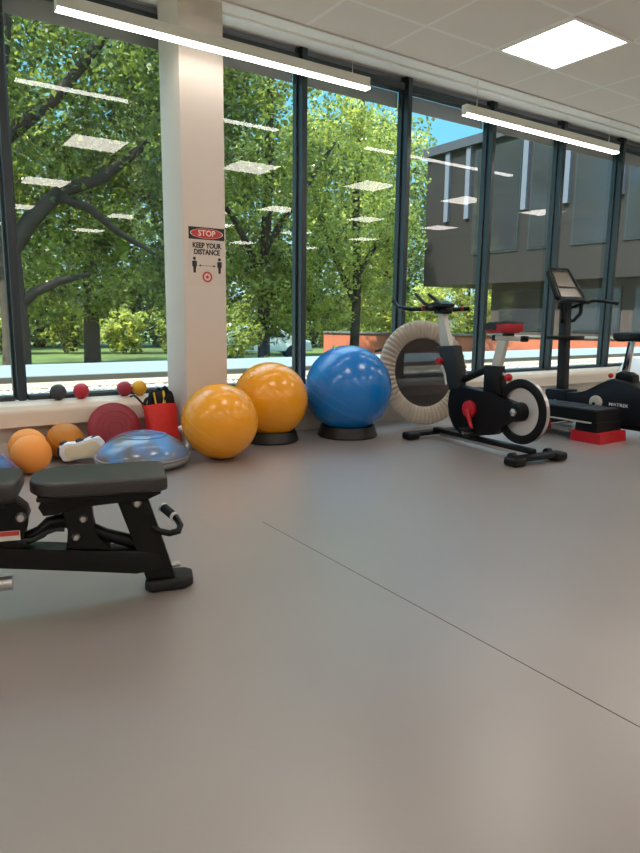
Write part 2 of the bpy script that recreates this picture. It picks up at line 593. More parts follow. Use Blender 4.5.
# glazing: one window per bay, with its own mullion, rails, pane, head panel and blind
ML0, MP, MW, YF = 0.755, 1.1725, 0.09, 4.93
ZBOT, ZT0, ZT1 = 0.395, 3.105, 3.165
for n, k in enumerate(range(-4, 8)):
    x0 = ML0 + MP * k
    x1 = x0 + MP
    a, b = x0 + MW, x1
    w = empty('window_%d' % (n + 1), (x0, YG, 0))
    struct(w)
    cx_ = (a + b) / 2 - x0
    wd = b - a
    m_ = MB()
    m_.box((MW / 2, -0.045, (ZBOT + ZS) / 2), (0.052, 0.11, ZS - ZBOT), bevel=0.004, seg=1)
    m_.box((MW / 2, 0.0, (ZBOT + ZS) / 2), (MW, 0.06, ZS - ZBOT), bevel=0.004, seg=1)
    m_.build('mullion', M['frame'], w)
    MB().box((cx_, -0.02, ZBOT + 0.012), (wd, 0.13, 0.032), bevel=0.003, seg=1).build('bottom_rail', M['frame'], w)
    MB().box((cx_, -0.02, (ZT0 + ZT1) / 2), (wd, 0.1, ZT1 - ZT0), bevel=0.003, seg=1).build('transom', M['frame'], w)
    MB().box((cx_, 0.0, (ZT1 + ZS) / 2), (wd, 0.02, ZS - ZT1)).build('head_panel', M['frame_grey'], w, smooth=False)
    MB().box((cx_, 0.0, (ZBOT + 0.028 + ZT0) / 2), (wd, 0.008, ZT0 - ZBOT - 0.028)).build('glass_pane', M['glass'], w, smooth=False)
    MB().box((cx_, 0.035, (2.965 + ZT0) / 2), (wd, 0.003, ZT0 - 2.965)).build('blind', M['blind'], w, smooth=False)

# ceiling light panels: grid of three by four tiles
PX = [3.812 + 1.8 * i for i in range(-4, 4)]
PYS = [2.886 - 2.4 * j for j in range(0, 4)]
for i, x in enumerate(PX):
    for j, y in enumerate(PYS):
        t = empty('ceiling_light', (x, y, ZC))
        main = (i == 4 and j == 0)
        tag(t, 'square glowing ceiling panel above the gym floor, by the window edge of the tiles' if main
            else 'square light panel deeper inside the room, mirrored in the window glass', 'ceiling light',
            None if main else 'ceiling light panels further inside the room')
        f = MB()
        for (cx2, cy2, w2, h2) in ((0, 0.285, 0.6, 0.03), (0, -0.285, 0.6, 0.03), (0.285, 0, 0.03, 0.54), (-0.285, 0, 0.03, 0.54)):
            f.box((cx2, cy2, -0.004), (w2, h2, 0.010))
        f.build('frame', M['lamp_body'], t, smooth=False)
        MB().box((0, 0, -0.002), (0.54, 0.54, 0.006)).build('diffuser', M['panel_light'], t, smooth=False)

# suspended linear lamps by the window
for k, (xa, xb, lab) in enumerate(((1.02, 3.336, 'long white suspended strip lamp crossing in front of the pillar'),
                                   (4.41, 6.715, 'long white suspended strip lamp above the exercise bikes'))):
    L = xb - xa
    t = empty('pendant_lamp', ((xa + xb) / 2, 4.32, 2.80))
    tag(t, lab, 'lamp', 'suspended strip lamps by the windows')
    b = MB()
    for yy in (-0.0285, 0.0285):
        b.box((0, yy, 0.007), (L, 0.003, 0.070))
    b.box((0, 0, 0.0405), (L, 0.058, 0.003))
    for sx_ in (-1, 1):
        b.box((sx_ * (L / 2 + 0.0015), 0, 0), (0.003, 0.062, 0.084))
    b.build('body', M['lamp_body'], t, smooth=False)
    MB().box((0, 0, -0.035), (L - 0.002, 0.060, 0.014)).build('diffuser', M['line_light'], t, smooth=False)
    for sx_ in (-1, 1):
        MB().cyl((sx_ * (L / 2 - 0.15), 0, 0.042), (sx_ * (L / 2 - 0.15), 0, ZS - 2.80), 0.003, 8).build('cable', M['lamp_body'], t)

# ---------------------------------------------------------------- sign on the pillar
sg = empty('warning_sign', (2.02, PY0, 1.424))
tag(sg, 'printed stop keep your distance notice stuck on the cream pillar', 'sign')
SW, SH = 0.29, 0.415
MB().box((0, -0.0015, 0), (SW, 0.003, SH)).build('board', M['sign_white'], sg, smooth=False)
MB().box((0, -0.0034, SH / 2 - 0.048), (SW - 0.012, 0.001, 0.085)).build('header', M['sign_black'], sg, smooth=False)
ov = MB().lathe([(0, -0.0004), (0.128, -0.0004), (0.128, 0.0004), (0, 0.0004)], 40, mtx=Matrix.Diagonal((1, 1, 1, 1)))
bmesh.ops.transform(ov.bm, matrix=Matrix.Diagonal((1, 0.275, 1, 1)), verts=ov.bm.verts[:])
ov.build('oval', M['sign_red'], sg, loc=(0, -0.0045, SH / 2 - 0.048), rot=(PI / 2, 0, 0), smooth=False)
ring = MB().lathe([(0.122, -0.0003), (0.127, -0.0003), (0.127, 0.0003), (0.122, 0.0003)], 40, closed=True)
bmesh.ops.transform(ring.bm, matrix=Matrix.Diagonal((1, 0.275, 1, 1)), verts=ring.bm.verts[:])
ring.build('oval_outline', M['sign_text'], sg, loc=(0, -0.0053, SH / 2 - 0.048), rot=(PI / 2, 0, 0), smooth=False)
RX = (PI / 2, 0, 0)
text_mesh('stop_lettering', 'STOP', 0.056, M['sign_text'], sg, (0, -0.0056, SH / 2 - 0.048), RX, bold=0.0008)
text_mesh('upper_lettering', 'KEEP YOUR', 0.05, M['sign_black'], sg, (0, -0.0038, 0.074), RX, sx=0.86, bold=0.002)
text_mesh('lower_lettering', 'DISTANCE', 0.05, M['sign_black'], sg, (0, -0.0038, 0.028), RX, sx=0.86, bold=0.002)
for sx_ in (-1, 1):
    pm = MB()
    x = sx_ * 0.098
    pm.lathe([(0, -0.0004), (0.0115, -0.0004), (0.0115, 0.0004), (0, 0.0004)], 20, mtx=Matrix.Translation((x, -0.0037, -0.018)) @ Matrix.Rotation(PI / 2, 4, 'X'))
    body = [(-0.018, -0.034), (0.018, -0.034), (0.018, -0.072), (0.011, -0.078), (0.009, -0.118), (-0.009, -0.118), (-0.011, -0.078), (-0.018, -0.072)]
    pm.prism([(x + p, q) for p, q in body], 0.0008, axis='y', off=-0.0037)
    pm.build('person_symbol', M['sign_black'], sg, smooth=False)
ar = MB()
ar.box((0, -0.0037, -0.066), (0.09, 0.0008, 0.003))
for sx_ in (-1, 1):
    ar.prism([(sx_ * 0.068, -0.066), (sx_ * 0.048, -0.057), (sx_ * 0.048, -0.075)], 0.0008, axis='y', off=-0.0037)
ar.build('arrow', M['sign_black'], sg, smooth=False)
rg = MB().lathe([(0.026, -0.0004), (0.039, -0.0004), (0.039, 0.0004), (0.026, 0.0004)], 36, closed=True)
rg.lathe([(0, -0.0004), (0.012, -0.0004), (0.012, 0.0004), (0, 0.0004)], 20)
rg.build('round_symbol', M['sign_red'], sg, loc=(0, -0.0037, -0.145), rot=RX, smooth=False)

# ================================================================ BALLS
def exercise_ball(loc, r, m, label, valve_ang=0.0):
    t = empty('exercise_ball', loc)
    tag(t, label, 'exercise ball')
    b = MB().sphere((0, 0, 0), r, u=64, v=48)
    for zz in (-0.55, -0.35, -0.15, 0.15, 0.35, 0.55):                 # moulded ribs
        rr = r * math.sqrt(1 - zz * zz)
        b.tube([(rr * math.cos(2 * PI * k / 72), rr * math.sin(2 * PI * k / 72), zz * r) for k in range(72)], 0.0012, 6, closed=True)
    o = b.build('skin', m, t)
    MB().lathe([(0, -0.004), (0.012, -0.004), (0.012, 0.003), (0, 0.004)], 16).build('plug', M['white'], t, loc=(0, r * 0.9986 * math.sin(valve_ang) * 1.0, r * math.cos(valve_ang)), rot=(-valve_ang, 0, 0))
    o.rotation_euler = (0.5, 0.25, 0.3)
    return t

def ball_ring(loc, ri, ro, h, label):
    o = MB().lathe([(ri - 0.03, 0), (ro, 0), (ro + 0.012, 0.012), (ro - 0.004, h * 0.6), (ro - 0.016, h), (ri + 0.004, h), (ri - 0.012, h * 0.7)], 56, closed=True).build('ball_stand', M['ring'], loc=loc)
    tag(o, label, 'ball stand', None)
    return o

exercise_ball((3.262, 4.405, 0.403), 0.366, M['blue_ball'], 'large blue exercise ball on a black ring beside the trampoline', 2.0)
ball_ring((3.262, 4.405, 0), 0.21, 0.245, 0.095, 'black ring stand under the large blue exercise ball')
exercise_ball((2.583, 4.545, 0.335), 0.303, M['orange_ball'], 'large orange exercise ball resting in a black ring', 2.2)
ball_ring((2.583, 4.545, 0), 0.185, 0.22, 0.09, 'black ring stand under the rear orange exercise ball')
exercise_ball((1.945, 4.14, 0.266), 0.266, M['orange_ball'], 'large orange exercise ball standing straight on the floor before the pillar', 2.4)

def small_ball(name, loc, r, m, label, cat, seam=True, group=None):
    t = empty(name, loc)
    tag(t, label, cat, group)
    MB().sphere((0, 0, 0), r, u=32, v=24).build('shell', m, t)
    if not seam:
        return t
    b = MB()
    for ax in range(2):
        b.tube([((r + 0.0003) * math.cos(a) if ax == 0 else 0.0, (r + 0.0003) * math.sin(a), (r + 0.0003) * math.cos(a) if ax else 0.0) for a in [2 * PI * k / 48 for k in range(48)]], 0.0022, 6, closed=True)
    b.build('seam', m, t, rot=(0.6, 0.4, 0.3))
    return t

SB = 0.056
ZSILL = 0.394 + SB
for x, m, lab in ((1.026, 'ball_grey', 'small dark grey weighted ball on the window sill'),
                  (1.186, 'ball_red', 'small bright red weighted ball on the window sill beside the grey one'),
                  (1.503, 'ball_maroon', 'small dull red weighted ball on the sill touching the yellow one'),
                  (1.617, 'ball_yellow', 'small yellow weighted ball on the sill nearest the pillar')):
    small_ball('weighted_ball', (x, 4.87, ZSILL + (0.000 if m != 'ball_yellow' else 0.0)), SB, M[m], lab, 'ball', group='weighted balls on the sill')
small_ball('foam_ball', (0.735, 4.355, 0.122), 0.122, M['small_orange'], 'bright orange foam ball on the floor, in front of its twin', 'ball', seam=False)
small_ball('foam_ball', (0.762, 4.622, 0.122), 0.122, M['small_orange'], 'pale orange foam ball half hidden behind another orange ball', 'ball', seam=False)
small_ball('medicine_ball', (1.015, 4.69, 0.127), 0.127, M['brown_ball'], 'ochre brown medicine ball under the sill beside the red disc', 'ball')

# red wobble cushion leaning on the sill
t = empty('balance_cushion', (1.345, 4.605, 0.0), rot=(0, 0, 0))
tag(t, 'dark red round balance cushion leaning on edge against the sill', 'balance cushion')
R_ = 0.187
tilt = math.radians(-76)
pr_ = [(0, 0.035), (0.08, 0.034), (0.14, 0.028), (0.172, 0.016), (R_, 0.0), (0.172, -0.016), (0.14, -0.028), (0.08, -0.034), (0, -0.035)]
MB().lathe(pr_, 56).build('cushion', M['disc_red'], t, loc=(0, 0.02, 0.19), rot=(-tilt, 0, 0))
rim = MB()
rim.tube([(R_ * math.cos(2 * PI * k / 56), R_ * math.sin(2 * PI * k / 56), 0) for k in range(56)], 0.005, 8, closed=True)
for rr in (0.05, 0.09, 0.13):
    rim.tube([(rr * math.cos(2 * PI * k / 48), rr * math.sin(2 * PI * k / 48), 0.035 - 0.5 * rr * rr * 0.7) for k in range(48)], 0.003, 6, closed=True)
rim.build('rim', M['disc_red'], t, loc=(0, 0.02, 0.19), rot=(-tilt, 0, 0))

# balance domes
def bosu(loc, dome_m, label, rz):
    DH = 0.165
    t = empty('balance_dome', loc, rz)
    tag(t, label, 'balance trainer')
    MB().lathe([(0, 0.012), (0.27, 0.012), (0.295, 0.02), (0.312, 0.04), (0.312, 0.056), (0.30, 0.066), (0, 0.066)], 64).build('base', M['bosu_base'], t)
    prof = [(0.303, 0.066)]
    for i in range(1, 15):
        a = i / 14 * PI / 2
        prof.append((0.303 * math.cos(a) if i < 14 else 0.0, 0.066 + DH * math.sin(a) ** 1.12))
    MB().lathe(prof, 64).build('dome', dome_m, t)
    b = MB()
    for rr in (0.10, 0.16):
        zz = 0.066 + DH * math.sqrt(max(0, 1 - (rr / 0.303) ** 2)) ** 1.12 + 0.001
        b.tube([(rr * math.cos(2 * PI * k / 56), rr * math.sin(2 * PI * k / 56), zz) for k in range(56)], 0.003, 6, closed=True)
    b.build('raised_rings', dome_m, t)
    MB().tube([(0.308 * math.cos(2 * PI * k / 72), 0.308 * math.sin(2 * PI * k / 72), 0.068) for k in range(72)], 0.007, 8, closed=True).build('rim_band', M['bosu_base'], t)
    for a in (0, 2.1, 4.2):
        MB().lathe([(0, 0), (0.018, 0), (0.02, 0.014), (0, 0.014)], 16).build('foot', M['black_matt'], t, loc=(0.24 * math.cos(a), 0.24 * math.sin(a), 0))
    return t
bosu((1.408, 4.215, 0), M['dome'], 'grey and blue swirled balance dome on the floor before the red bag', 3.5)
bosu((0.325, 4.235, 0), M['dome_blue'], 'deep blue balance dome at the far end, beside the orange foam balls', 0.2)

# trainer shoe lying on its side
t = empty('trainer_shoe', (1.09, 4.485, 0.012), rot=(0, math.radians(-7), math.radians(-8)))
t.scale = (1.0, 0.8, 1.32)
tag(t, 'white training shoe with navy trim lying on its side beside the balance dome', 'shoe')
def shoe_poly(k):
    base = [(-0.145, 0.0), (-0.135, 0.032), (-0.10, 0.044), (-0.04, 0.038), (0.02, 0.036), (0.075, 0.05), (0.12, 0.045), (0.145, 0.02), (0.15, 0.0), (0.14, -0.026), (0.10, -0.044), (0.05, -0.043), (-0.02, -0.03), (-0.09, -0.038), (-0.13, -0.032)]
    return [(a * k, b * k) for a, b in base]
loop = []
bmS = MB()
for (yy, k, zb) in ((0.0, 0.96, 0.0), (0.025, 1.04, 0.002), (0.055, 0.96, 0.006), (0.08, 0.78, 0.010), (0.098, 0.5, 0.012), (0.10, 0.2, 0.012)):
    loop.append([bmS.bm.verts.new((a * 1.0, yy, 0.058 + b * 1.12 + zb)) for a, b in shoe_poly(k)])
for A, B in zip(loop, loop[1:]):
    for i in range(len(A)):
        j = (i + 1) % len(A)
        bmS.bm.faces.new((A[i], A[j], B[j], B[i]))
bmS.bm.faces.new(loop[0])
bmS.bm.faces.new(list(reversed(loop[-1])))
bmS.build('upper', M['shoe_white'], t, angle=70)
MB().prism([(a, 0.058 + b * 1.1) for a, b in shoe_poly(1.03)], 0.02, axis='y', off=-0.012, bevel=0.005).build('midsole', M['shoe_white'], t)
MB().prism([(a, 0.058 + b * 1.05) for a, b in shoe_poly(0.80)], 0.008, axis='y', off=-0.025, bevel=0.003).build('outsole', M['cream'], t)
for (pp, qq) in ((-0.10, 0.0), (0.0, 0.0), (0.1, 0.0)):
    zt = 0.058 + 0.04
    MB().tube([(pp - 0.028, 0.006, zt + 0.012), (pp, 0.03, zt + 0.014), (pp + 0.012, 0.055, zt + 0.006)], 0.009, 8).build('stripe', M['navy_cloth'], t)
MB().tube([(-0.148, -0.006, 0.04), (-0.152, 0.01, 0.06), (-0.142, 0.012, 0.092)], 0.011, 8).build('heel_tab', M['navy_cloth'], t)

# red bag with black and yellow straps
t = empty('equipment_bag', (1.695, 4.59, 0), math.radians(6))
t.scale = (1, 1, 0.94)
tag(t, 'red cloth bag stuffed with black and yellow straps, against the sill', 'bag')
bb = MB()
rows = []
rb_ = random.Random(4)
for i, (z, w, d, yo) in enumerate(((0.004, 0.20, 0.12, 0.0), (0.03, 0.235, 0.15, 0.0), (0.10, 0.235, 0.15, 0.0), (0.18, 0.235, 0.14, 0.012), (0.26, 0.24, 0.125, 0.03), (0.33, 0.25, 0.11, 0.05), (0.375, 0.262, 0.10, 0.062))):
    ring_ = []
    for k in range(36):
        a = 2 * PI * k / 36
        ca, sa = math.cos(a), math.sin(a)
        sq = 0.62
        x = w / 2 * math.copysign(abs(ca) ** sq, ca)
        y = d / 2 * math.copysign(abs(sa) ** sq, sa)
        wob = 0.006 * math.sin(5 * a + z * 30) + 0.004 * math.sin(9 * a - z * 46)
        ring_.append(bb.bm.verts.new((x * (1 + wob * 5), y * (1 + wob * 8) + yo, z + 0.005 * math.sin(3 * a) * (i == 6))))
    rows.append(ring_)
for A, B in zip(rows, rows[1:]):
    for k in range(36):
        bb.bm.faces.new((A[k], A[(k + 1) % 36], B[(k + 1) % 36], B[k]))
bb.bm.faces.new(list(reversed(rows[0])))
inner = [bb.bm.verts.new((v.co.x * 0.93, (v.co.y - 0.062) * 0.9 + 0.062, v.co.z - 0.02)) for v in rows[-1]]
for k in range(36):
    bb.bm.faces.new((rows[-1][k], rows[-1][(k + 1) % 36], inner[(k + 1) % 36], inner[k]))
bb.bm.faces.new(inner)
bb.build('sack', M['bag_red'], t, angle=80)
for k, (x, y, h, ln) in enumerate(((-0.085, 0.065, 0.42, 0.02), (-0.05, 0.06, 0.475, 0.02), (-0.02, 0.09, 0.46, 0), (0.01, 0.085, 0.49, -0.01), (0.05, 0.06, 0.50, -0.02), (0.075, 0.09, 0.48, 0), (0.09, 0.07, 0.46, 0.01))):
    pts = [(x + 0.03 * math.cos(a), y, 0.345 + (h - 0.345) * math.sin(a) + 0.0) for a in [PI * q / 10 for q in range(11)]]
    MB().tube(pts, 0.013, 8).build('strap', M['webbing'], t)
for k, (x, lean, h) in enumerate(((-0.035, -0.012, 0.465), (0.02, 0.01, 0.475), (0.035, 0.0, 0.46))):
    MB().tube([(x, 0.03, 0.35), (x + lean, 0.045, h)], 0.007, 8).build('handle', M['yellow'], t)
MB().tube([(-0.11, 0.05, 0.37), (-0.14, 0.05, 0.39), (-0.17, 0.06, 0.43), (-0.19, 0.07, 0.45), (-0.21, 0.09, 0.44)], 0.008, 8).build('loose_cord', M['webbing'], t)
o = MB().sphere((0.03, 0.075, 0.40), 0.075, sc=(1.3, 0.6, 0.95), u=20, v=14).build('strap_bundle', M['webbing'], t)

# white looped tube between bag and pillar
t = MB().tube([(1.745, 4.41, 0.185), (1.77, 4.41, 0.195), (1.80, 4.41, 0.175), (1.815, 4.405, 0.13), (1.815, 4.40, 0.08), (1.80, 4.395, 0.04), (1.775, 4.39, 0.021)], 0.02, 10).build('white_tube', M['white'])
tag(t, 'white curved plastic tube standing between the balance dome and the pillar', 'tube')

# ================================================================ TRAMPOLINE
t = empty('mini_trampoline', (4.185, 4.40, 0), math.radians(-9))
tag(t, 'round mini trampoline with a pleated beige cover leaning upright against the window wall', 'trampoline')
LEAN = math.radians(-9)
tr_rot = (PI / 2 + LEAN, 0, 0)       # local z -> towards the room
RT = 0.495
cv = MB()
NP, SEG = 58, 58 * 6
prof_n = 14
rings = []
for k in range(SEG):
    a = 2 * PI * k / SEG
    ph = 0.5 + 0.5 * math.cos(NP * a + 0.8 * math.sin(3 * a))
    ring_ = []
    for q in range(prof_n):
        b_ = 2 * PI * q / prof_n
        rc, hw, ht = 0.402, 0.084, 0.022
        rr = rc + hw * math.cos(b_)
        zz = ht * math.sin(b_) + (0.032 * ph * max(0.0, math.sin(b_)))
        rr += 0.004 * ph * (1 if math.cos(b_) > 0.6 else 0)
        ring_.append(cv.bm.verts.new((rr * math.cos(a), rr * math.sin(a), zz)))
    rings.append(ring_)
for k in range(SEG):
    A, B = rings[k], rings[(k + 1) % SEG]
    for q in range(prof_n):
        cv.bm.faces.new((A[q], A[(q + 1) % prof_n], B[(q + 1) % prof_n], B[q]))
TC = (0, 0.085, 0.497)
cv.build('pleated_cover', M['pleat'], t, loc=TC, rot=tr_rot, angle=80)
MB().lathe([(0, 0.002), (0.335, 0.002), (0.335, -0.002), (0, -0.002)], 64).build('jumping_mat', M['mat_mesh'], t, loc=TC, rot=tr_rot, smooth=False)
MB().tube([(0.33 * math.cos(2 * PI * k / 64), 0.33 * math.sin(2 * PI * k / 64), 0.004) for k in range(64)], 0.006, 8, closed=True).build('mat_edge', M['black_matt'], t, loc=TC, rot=tr_rot)
for k in range(6):
    a = math.radians(30 + 60 * k)
    MB().tube([(0.45 * math.cos(a), 0.45 * math.sin(a), -0.01), (0.45 * math.cos(a), 0.45 * math.sin(a), -0.20)], 0.014, 10).build('leg', M['black_satin'], t, loc=TC, rot=tr_rot)

# ================================================================ SPIN BIKE
ang = math.atan2(1.12, 0.08)
t = empty('spin_bike', (3.77, 2.85, 0), ang)
tag(t, 'black spin bike with a red crank disc and exposed silver flywheel', 'exercise bike')
def crossbar(s, name, w):
    b = MB()
    b.box((s, 0, 0.045), (0.085, w, 0.04), bevel=0.015)
    o = b.build(name, M['black_satin'], t)
    for sy in (-1, 1):
        MB().box((s, sy * (w / 2 - 0.04), 0.032), (0.115, 0.12, 0.062), bevel=0.022, seg=3).build('end_cap', M['black'], o)
    return o
fb = crossbar(0.0, 'front_crossbar', 0.50)
for sy in (-1, 1):
    MB().cyl((0.055, sy * 0.18 - 0.02, 0.05), (0.055, sy * 0.18 + 0.02, 0.05), 0.03, 20).build('wheel', M['black_matt'], fb)
rbar = crossbar(1.12, 'rear_crossbar', 0.56)
MB().box((0.56, 0, 0.075), (1.06, 0.07, 0.035), bevel=0.008).build('base_beam', M['black_satin'], t)
MB().box((0.52, 0, 0.045), (0.98, 0.05, 0.03), bevel=0.006).build('base_rail', M['silver'], t)
# flywheel
WS, WZ = 0.165, 0.343
wm = Matrix.Translation((WS, -0.012, WZ)) @ Matrix.Rotation(-PI / 2, 4, 'X')     # local z -> bike +y
fw = MB().lathe([(0, 0.006), (0.185, 0.006), (0.185, -0.006), (0, -0.006)], 64, mtx=wm).build('flywheel', M['disc'], t)
MB().lathe([(0.178, -0.022), (0.228, -0.022), (0.233, -0.018), (0.233, 0.012), (0.178, 0.012)], 72, mtx=wm, closed=True).build('rim', M['silver'], fw)
MB().lathe([(0.172, 0.012), (0.232, 0.012), (0.236, 0.018), (0.234, 0.026), (0.226, 0.030), (0.178, 0.030), (0.172, 0.026)], 72, mtx=wm, closed=True).build('rim_guard', M['black'], fw)
hub = MB().lathe([(0, 0.088), (0.045, 0.088), (0.062, 0.08), (0.070, 0.06), (0.068, -0.045), (0, -0.045)], 40, mtx=wm).build('hub', M['black'], t)
MB().lathe([(0, 0.108), (0.012, 0.108), (0.020, 0.102), (0.028, 0.100), (0.030, 0.085), (0, 0.085)], 6, mtx=wm @ Matrix.Translation((0.0, 0, 0))).build('axle_nut', M['silver'], hub)
# drive housing
poly = [(0.86, 0.472), (0.80, 0.478), (0.62, 0.462), (0.42, 0.452), (0.30, 0.425), (0.20, 0.408), (0.13, 0.395), (0.10, 0.36), (0.105, 0.31), (0.15, 0.283), (0.24, 0.262), (0.32, 0.205), (0.38, 0.142), (0.50, 0.118), (0.64, 0.082), (0.75, 0.092), (0.83, 0.14), (0.885, 0.22), (0.905, 0.31), (0.895, 0.41)]
MB().prism(poly, 0.085, axis='y', off=0.008, bevel=0.014, seg=3).build('drive_housing', M['black'], t)
poly2 = [(1.05, 0.775), (0.84, 0.79), (0.775, 0.60), (0.765, 0.46), (0.88, 0.43), (0.915, 0.52)]
MB().prism(poly2, 0.085, axis='y', off=0.02, bevel=0.012, seg=3).build('front_column', M['charcoal'], t)
MB().tube([(0.965, 0.066, 0.62), (0.925, 0.068, 0.55), (0.905, 0.068, 0.47)], 0.010, 8).build('column_trim', M['silver'], t)
MB().cyl((0.985, 0.06, 0.655), (0.985, 0.10, 0.655), 0.026, 20).build('adjust_knob', M['red'], t)
# fork down to the base
MB().prism([(0.60, 0.14), (0.72, 0.14), (0.70, 0.06), (0.62, 0.06)], 0.08, axis='y', off=0.0, bevel=0.006).build('base_bracket', M['black_satin'], t)
for dx in (0.0, 0.055):
    MB().cyl((0.60 + dx, 0.036, 0.135 - dx * 0.3), (0.60 + dx, 0.095, 0.135 - dx * 0.3), 0.015, 16).build('bolt', M['silver'], t)
# seat tube, strut, post
seat_tube = [(0.525, 0.655), (0.375, 0.655), (0.335, 0.45), (0.52, 0.42)]
MB().prism(seat_tube, 0.075, axis='y', off=0.0, bevel=0.01).build('seat_tube', M['black_satin'], t)
st_ = MB()
st_.tube([(0.89, 0.0, 0.475), (0.50, 0.0, 0.632)], 0.027, 14)
st_.build('strut', M['black_satin'], t)
MB().prism([(0.475, 0.62), (0.385, 0.62), (0.335, 0.845), (0.42, 0.845)], 0.04, axis='y', off=0.0, bevel=0.008).build('seat_post', M['alu_grey'], t)
kn = MB().cyl((0.36, 0.0, 0.60), (0.32, 0.0, 0.585), 0.012, 12).build('pull_pin', M['silver'], t)
MB().sphere((0.305, 0.0, 0.578), 0.03, u=20, v=14).build('knob', M['red'], kn)
sl_ = MB().box((0.315, 0, 0.862), (0.27, 0.045, 0.036), bevel=0.006).build('seat_slider', M['alu_grey'], t)
for s_ in (0.175, 0.455):
    MB().box((s_, 0, 0.862), (0.035, 0.05, 0.042), bevel=0.006).build('end_cap', M['black'], sl_)
MB().box((0.33, 0, 0.895), (0.07, 0.05, 0.035), bevel=0.005).build('saddle_clamp', M['black'], t)
def saddle(parent, s0, z0, flip=1, top='black_matt', side='red_pad', sc=1.0):
    """a saddle whose nose points to +s*flip; skin and the padded skirt under it."""
    outline = [(0.20, 0.018), (0.15, 0.024), (0.08, 0.034), (0.02, 0.052), (-0.05, 0.088), (-0.11, 0.098), (-0.15, 0.086), (-0.165, 0.05), (-0.168, 0.0)]
    full = outline + [(a, -b) for a, b in reversed(outline[:-1])]
    def layer(b, k, z, dz):
        return [b.bm.verts.new((s0 + flip * a * k * sc, c * k * sc, z0 + z + dz * (0.5 if a < -0.05 else 0.0) - 0.006 * (a > 0.12))) for a, c in full]
    out = []
    for nm, m, lv in (('saddle_skirt', side, ((0.80, -0.045, 0), (0.97, -0.03, 0), (1.0, 0.0, 0.0), (0.99, 0.016, 0.01))), ('saddle_top', top, ((0.99, 0.016, 0.01), (0.93, 0.03, 0.012), (0.75, 0.036, 0.016)))):
        b = MB()
        L_ = [layer(b, *q) for q in lv]
        for A, B in zip(L_, L_[1:]):
            for i in range(len(A)):
                j = (i + 1) % len(A)
                b.bm.faces.new((A[i], A[j], B[j], B[i]))
        b.bm.faces.new(list(reversed(L_[0])))
        b.bm.faces.new(L_[-1])
        out.append(b.build(nm, M[m], parent, angle=60))
    nose = [(0.204, 0.02), (0.15, 0.027), (0.08, 0.037), (0.035, 0.050)]
    b = MB()
    b.prism([(s0 + flip * a * sc, c * sc) for a, c in nose] + [(s0 + flip * a * sc, -c * sc) for a, c in reversed(nose)], 0.044, axis='z', off=z0 - 0.004, bevel=0.008)
    b.build('saddle_nose', M['charcoal'], parent)
    return out
saddle(t, 0.385, 0.945, sc=0.86)
# handlebar post and bars
MB().prism([(1.05, 0.76), (0.93, 0.76), (1.03, 1.04), (1.10, 1.04)], 0.05, axis='y', off=0.0, bevel=0.01).build('handlebar_post', M['alu_grey'], t)
MB().box((1.06, 0, 1.06), (0.17, 0.07, 0.05), bevel=0.015).build('handlebar_clamp', M['black'], t)
MB().prism([(1.0, 1.09), (1.17, 1.08), (1.20, 1.115), (1.06, 1.14), (0.99, 1.115)], 0.14, axis='y', bevel=0.012).build('display', M['charcoal'], t)
hb = MB()
hb.tube([(1.08, -0.19, 1.075), (1.08, -0.1, 1.075), (1.08, 0.1, 1.075), (1.08, 0.19, 1.075)], 0.017, 12)
for sy in (-1, 1):
    hb.tube([(1.08, sy * 0.18, 1.075), (1.06, sy * 0.205, 1.078), (1.03, sy * 0.215, 1.08), (1.0, sy * 0.22, 1.08)], 0.018, 12)
    hb.tube([(1.08, sy * 0.18, 1.075), (1.17, sy * 0.235, 1.07), (1.33, sy * 0.25, 1.085), (1.41, sy * 0.25, 1.14)], 0.018, 12)
    hb.tube([(1.08, sy * 0.07, 1.08), (1.20, sy * 0.085, 1.12), (1.34, sy * 0.07, 1.20)], 0.014, 10)
hbo = hb.build('handlebar', M['black'], t)
for sy in (-1, 1):
    MB().tube([(1.06, sy * 0.205, 1.078), (1.04, sy * 0.212, 1.079)], 0.0205, 12).build('grip_band', M['red'], hbo)
# crank
cd = MB().lathe([(0, 0.03), (0.05, 0.03), (0.066, 0.024), (0.068, 0.0), (0, 0.0)], 40, mtx=Matrix.Translation((0.635, 0.05, 0.305)) @ Matrix.Rotation(-PI / 2, 4, 'X')).build('crank_cover', M['red'], t)
MB().tube([(0.635, 0.084, 0.305), (0.565, 0.092, 0.165)], [0.020, 0.014], 10).build('crank_arm', M['red'], t)
MB().box((0.565, 0.14, 0.160), (0.10, 0.085, 0.025), bevel=0.008).build('pedal', M['black'], t)
MB().tube([(0.635, -0.06, 0.305), (0.705, -0.066, 0.445)], [0.020, 0.014], 10).build('crank_arm', M['black'], t)
MB().box((0.705, -0.115, 0.447), (0.10, 0.085, 0.025), bevel=0.008).build('pedal', M['black'], t)

# ================================================================ STEP PLATFORM
t = empty('step_platform', (4.955, 3.0, 0))
tag(t, 'black aerobic step platform on red risers in front of the upright bike', 'step platform')
def taper_box(b, x0, x1, y0, y1, z0, z1, tx, ty):
    vs_ = []
    for z, k in ((z0, 0), (z1, 1)):
        vs_.append([b.bm.verts.new(p) for p in ((x0 + tx * k, y0 + ty * k, z), (x1 - tx * k, y0 + ty * k, z), (x1 - tx * k, y1 - ty * k, z), (x0 + tx * k, y1 - ty * k, z))])
    A, B = vs_
    for i in range(4):
        j = (i + 1) % 4
        b.bm.faces.new((A[i], A[j], B[j], B[i]))
    b.bm.faces.new(list(reversed(A)))
    b.bm.faces.new(B)
b = MB()
taper_box(b, -0.175, 0.175, 0.06, 0.98, 0.16, 0.262, 0.008, 0.01)
b.build('deck', M['black'], t, smooth=False)
MB().box((0, 0.52, 0.266), (0.305, 0.89, 0.012), bevel=0.004).build('deck_mat', M['charcoal'], t)
b = MB()
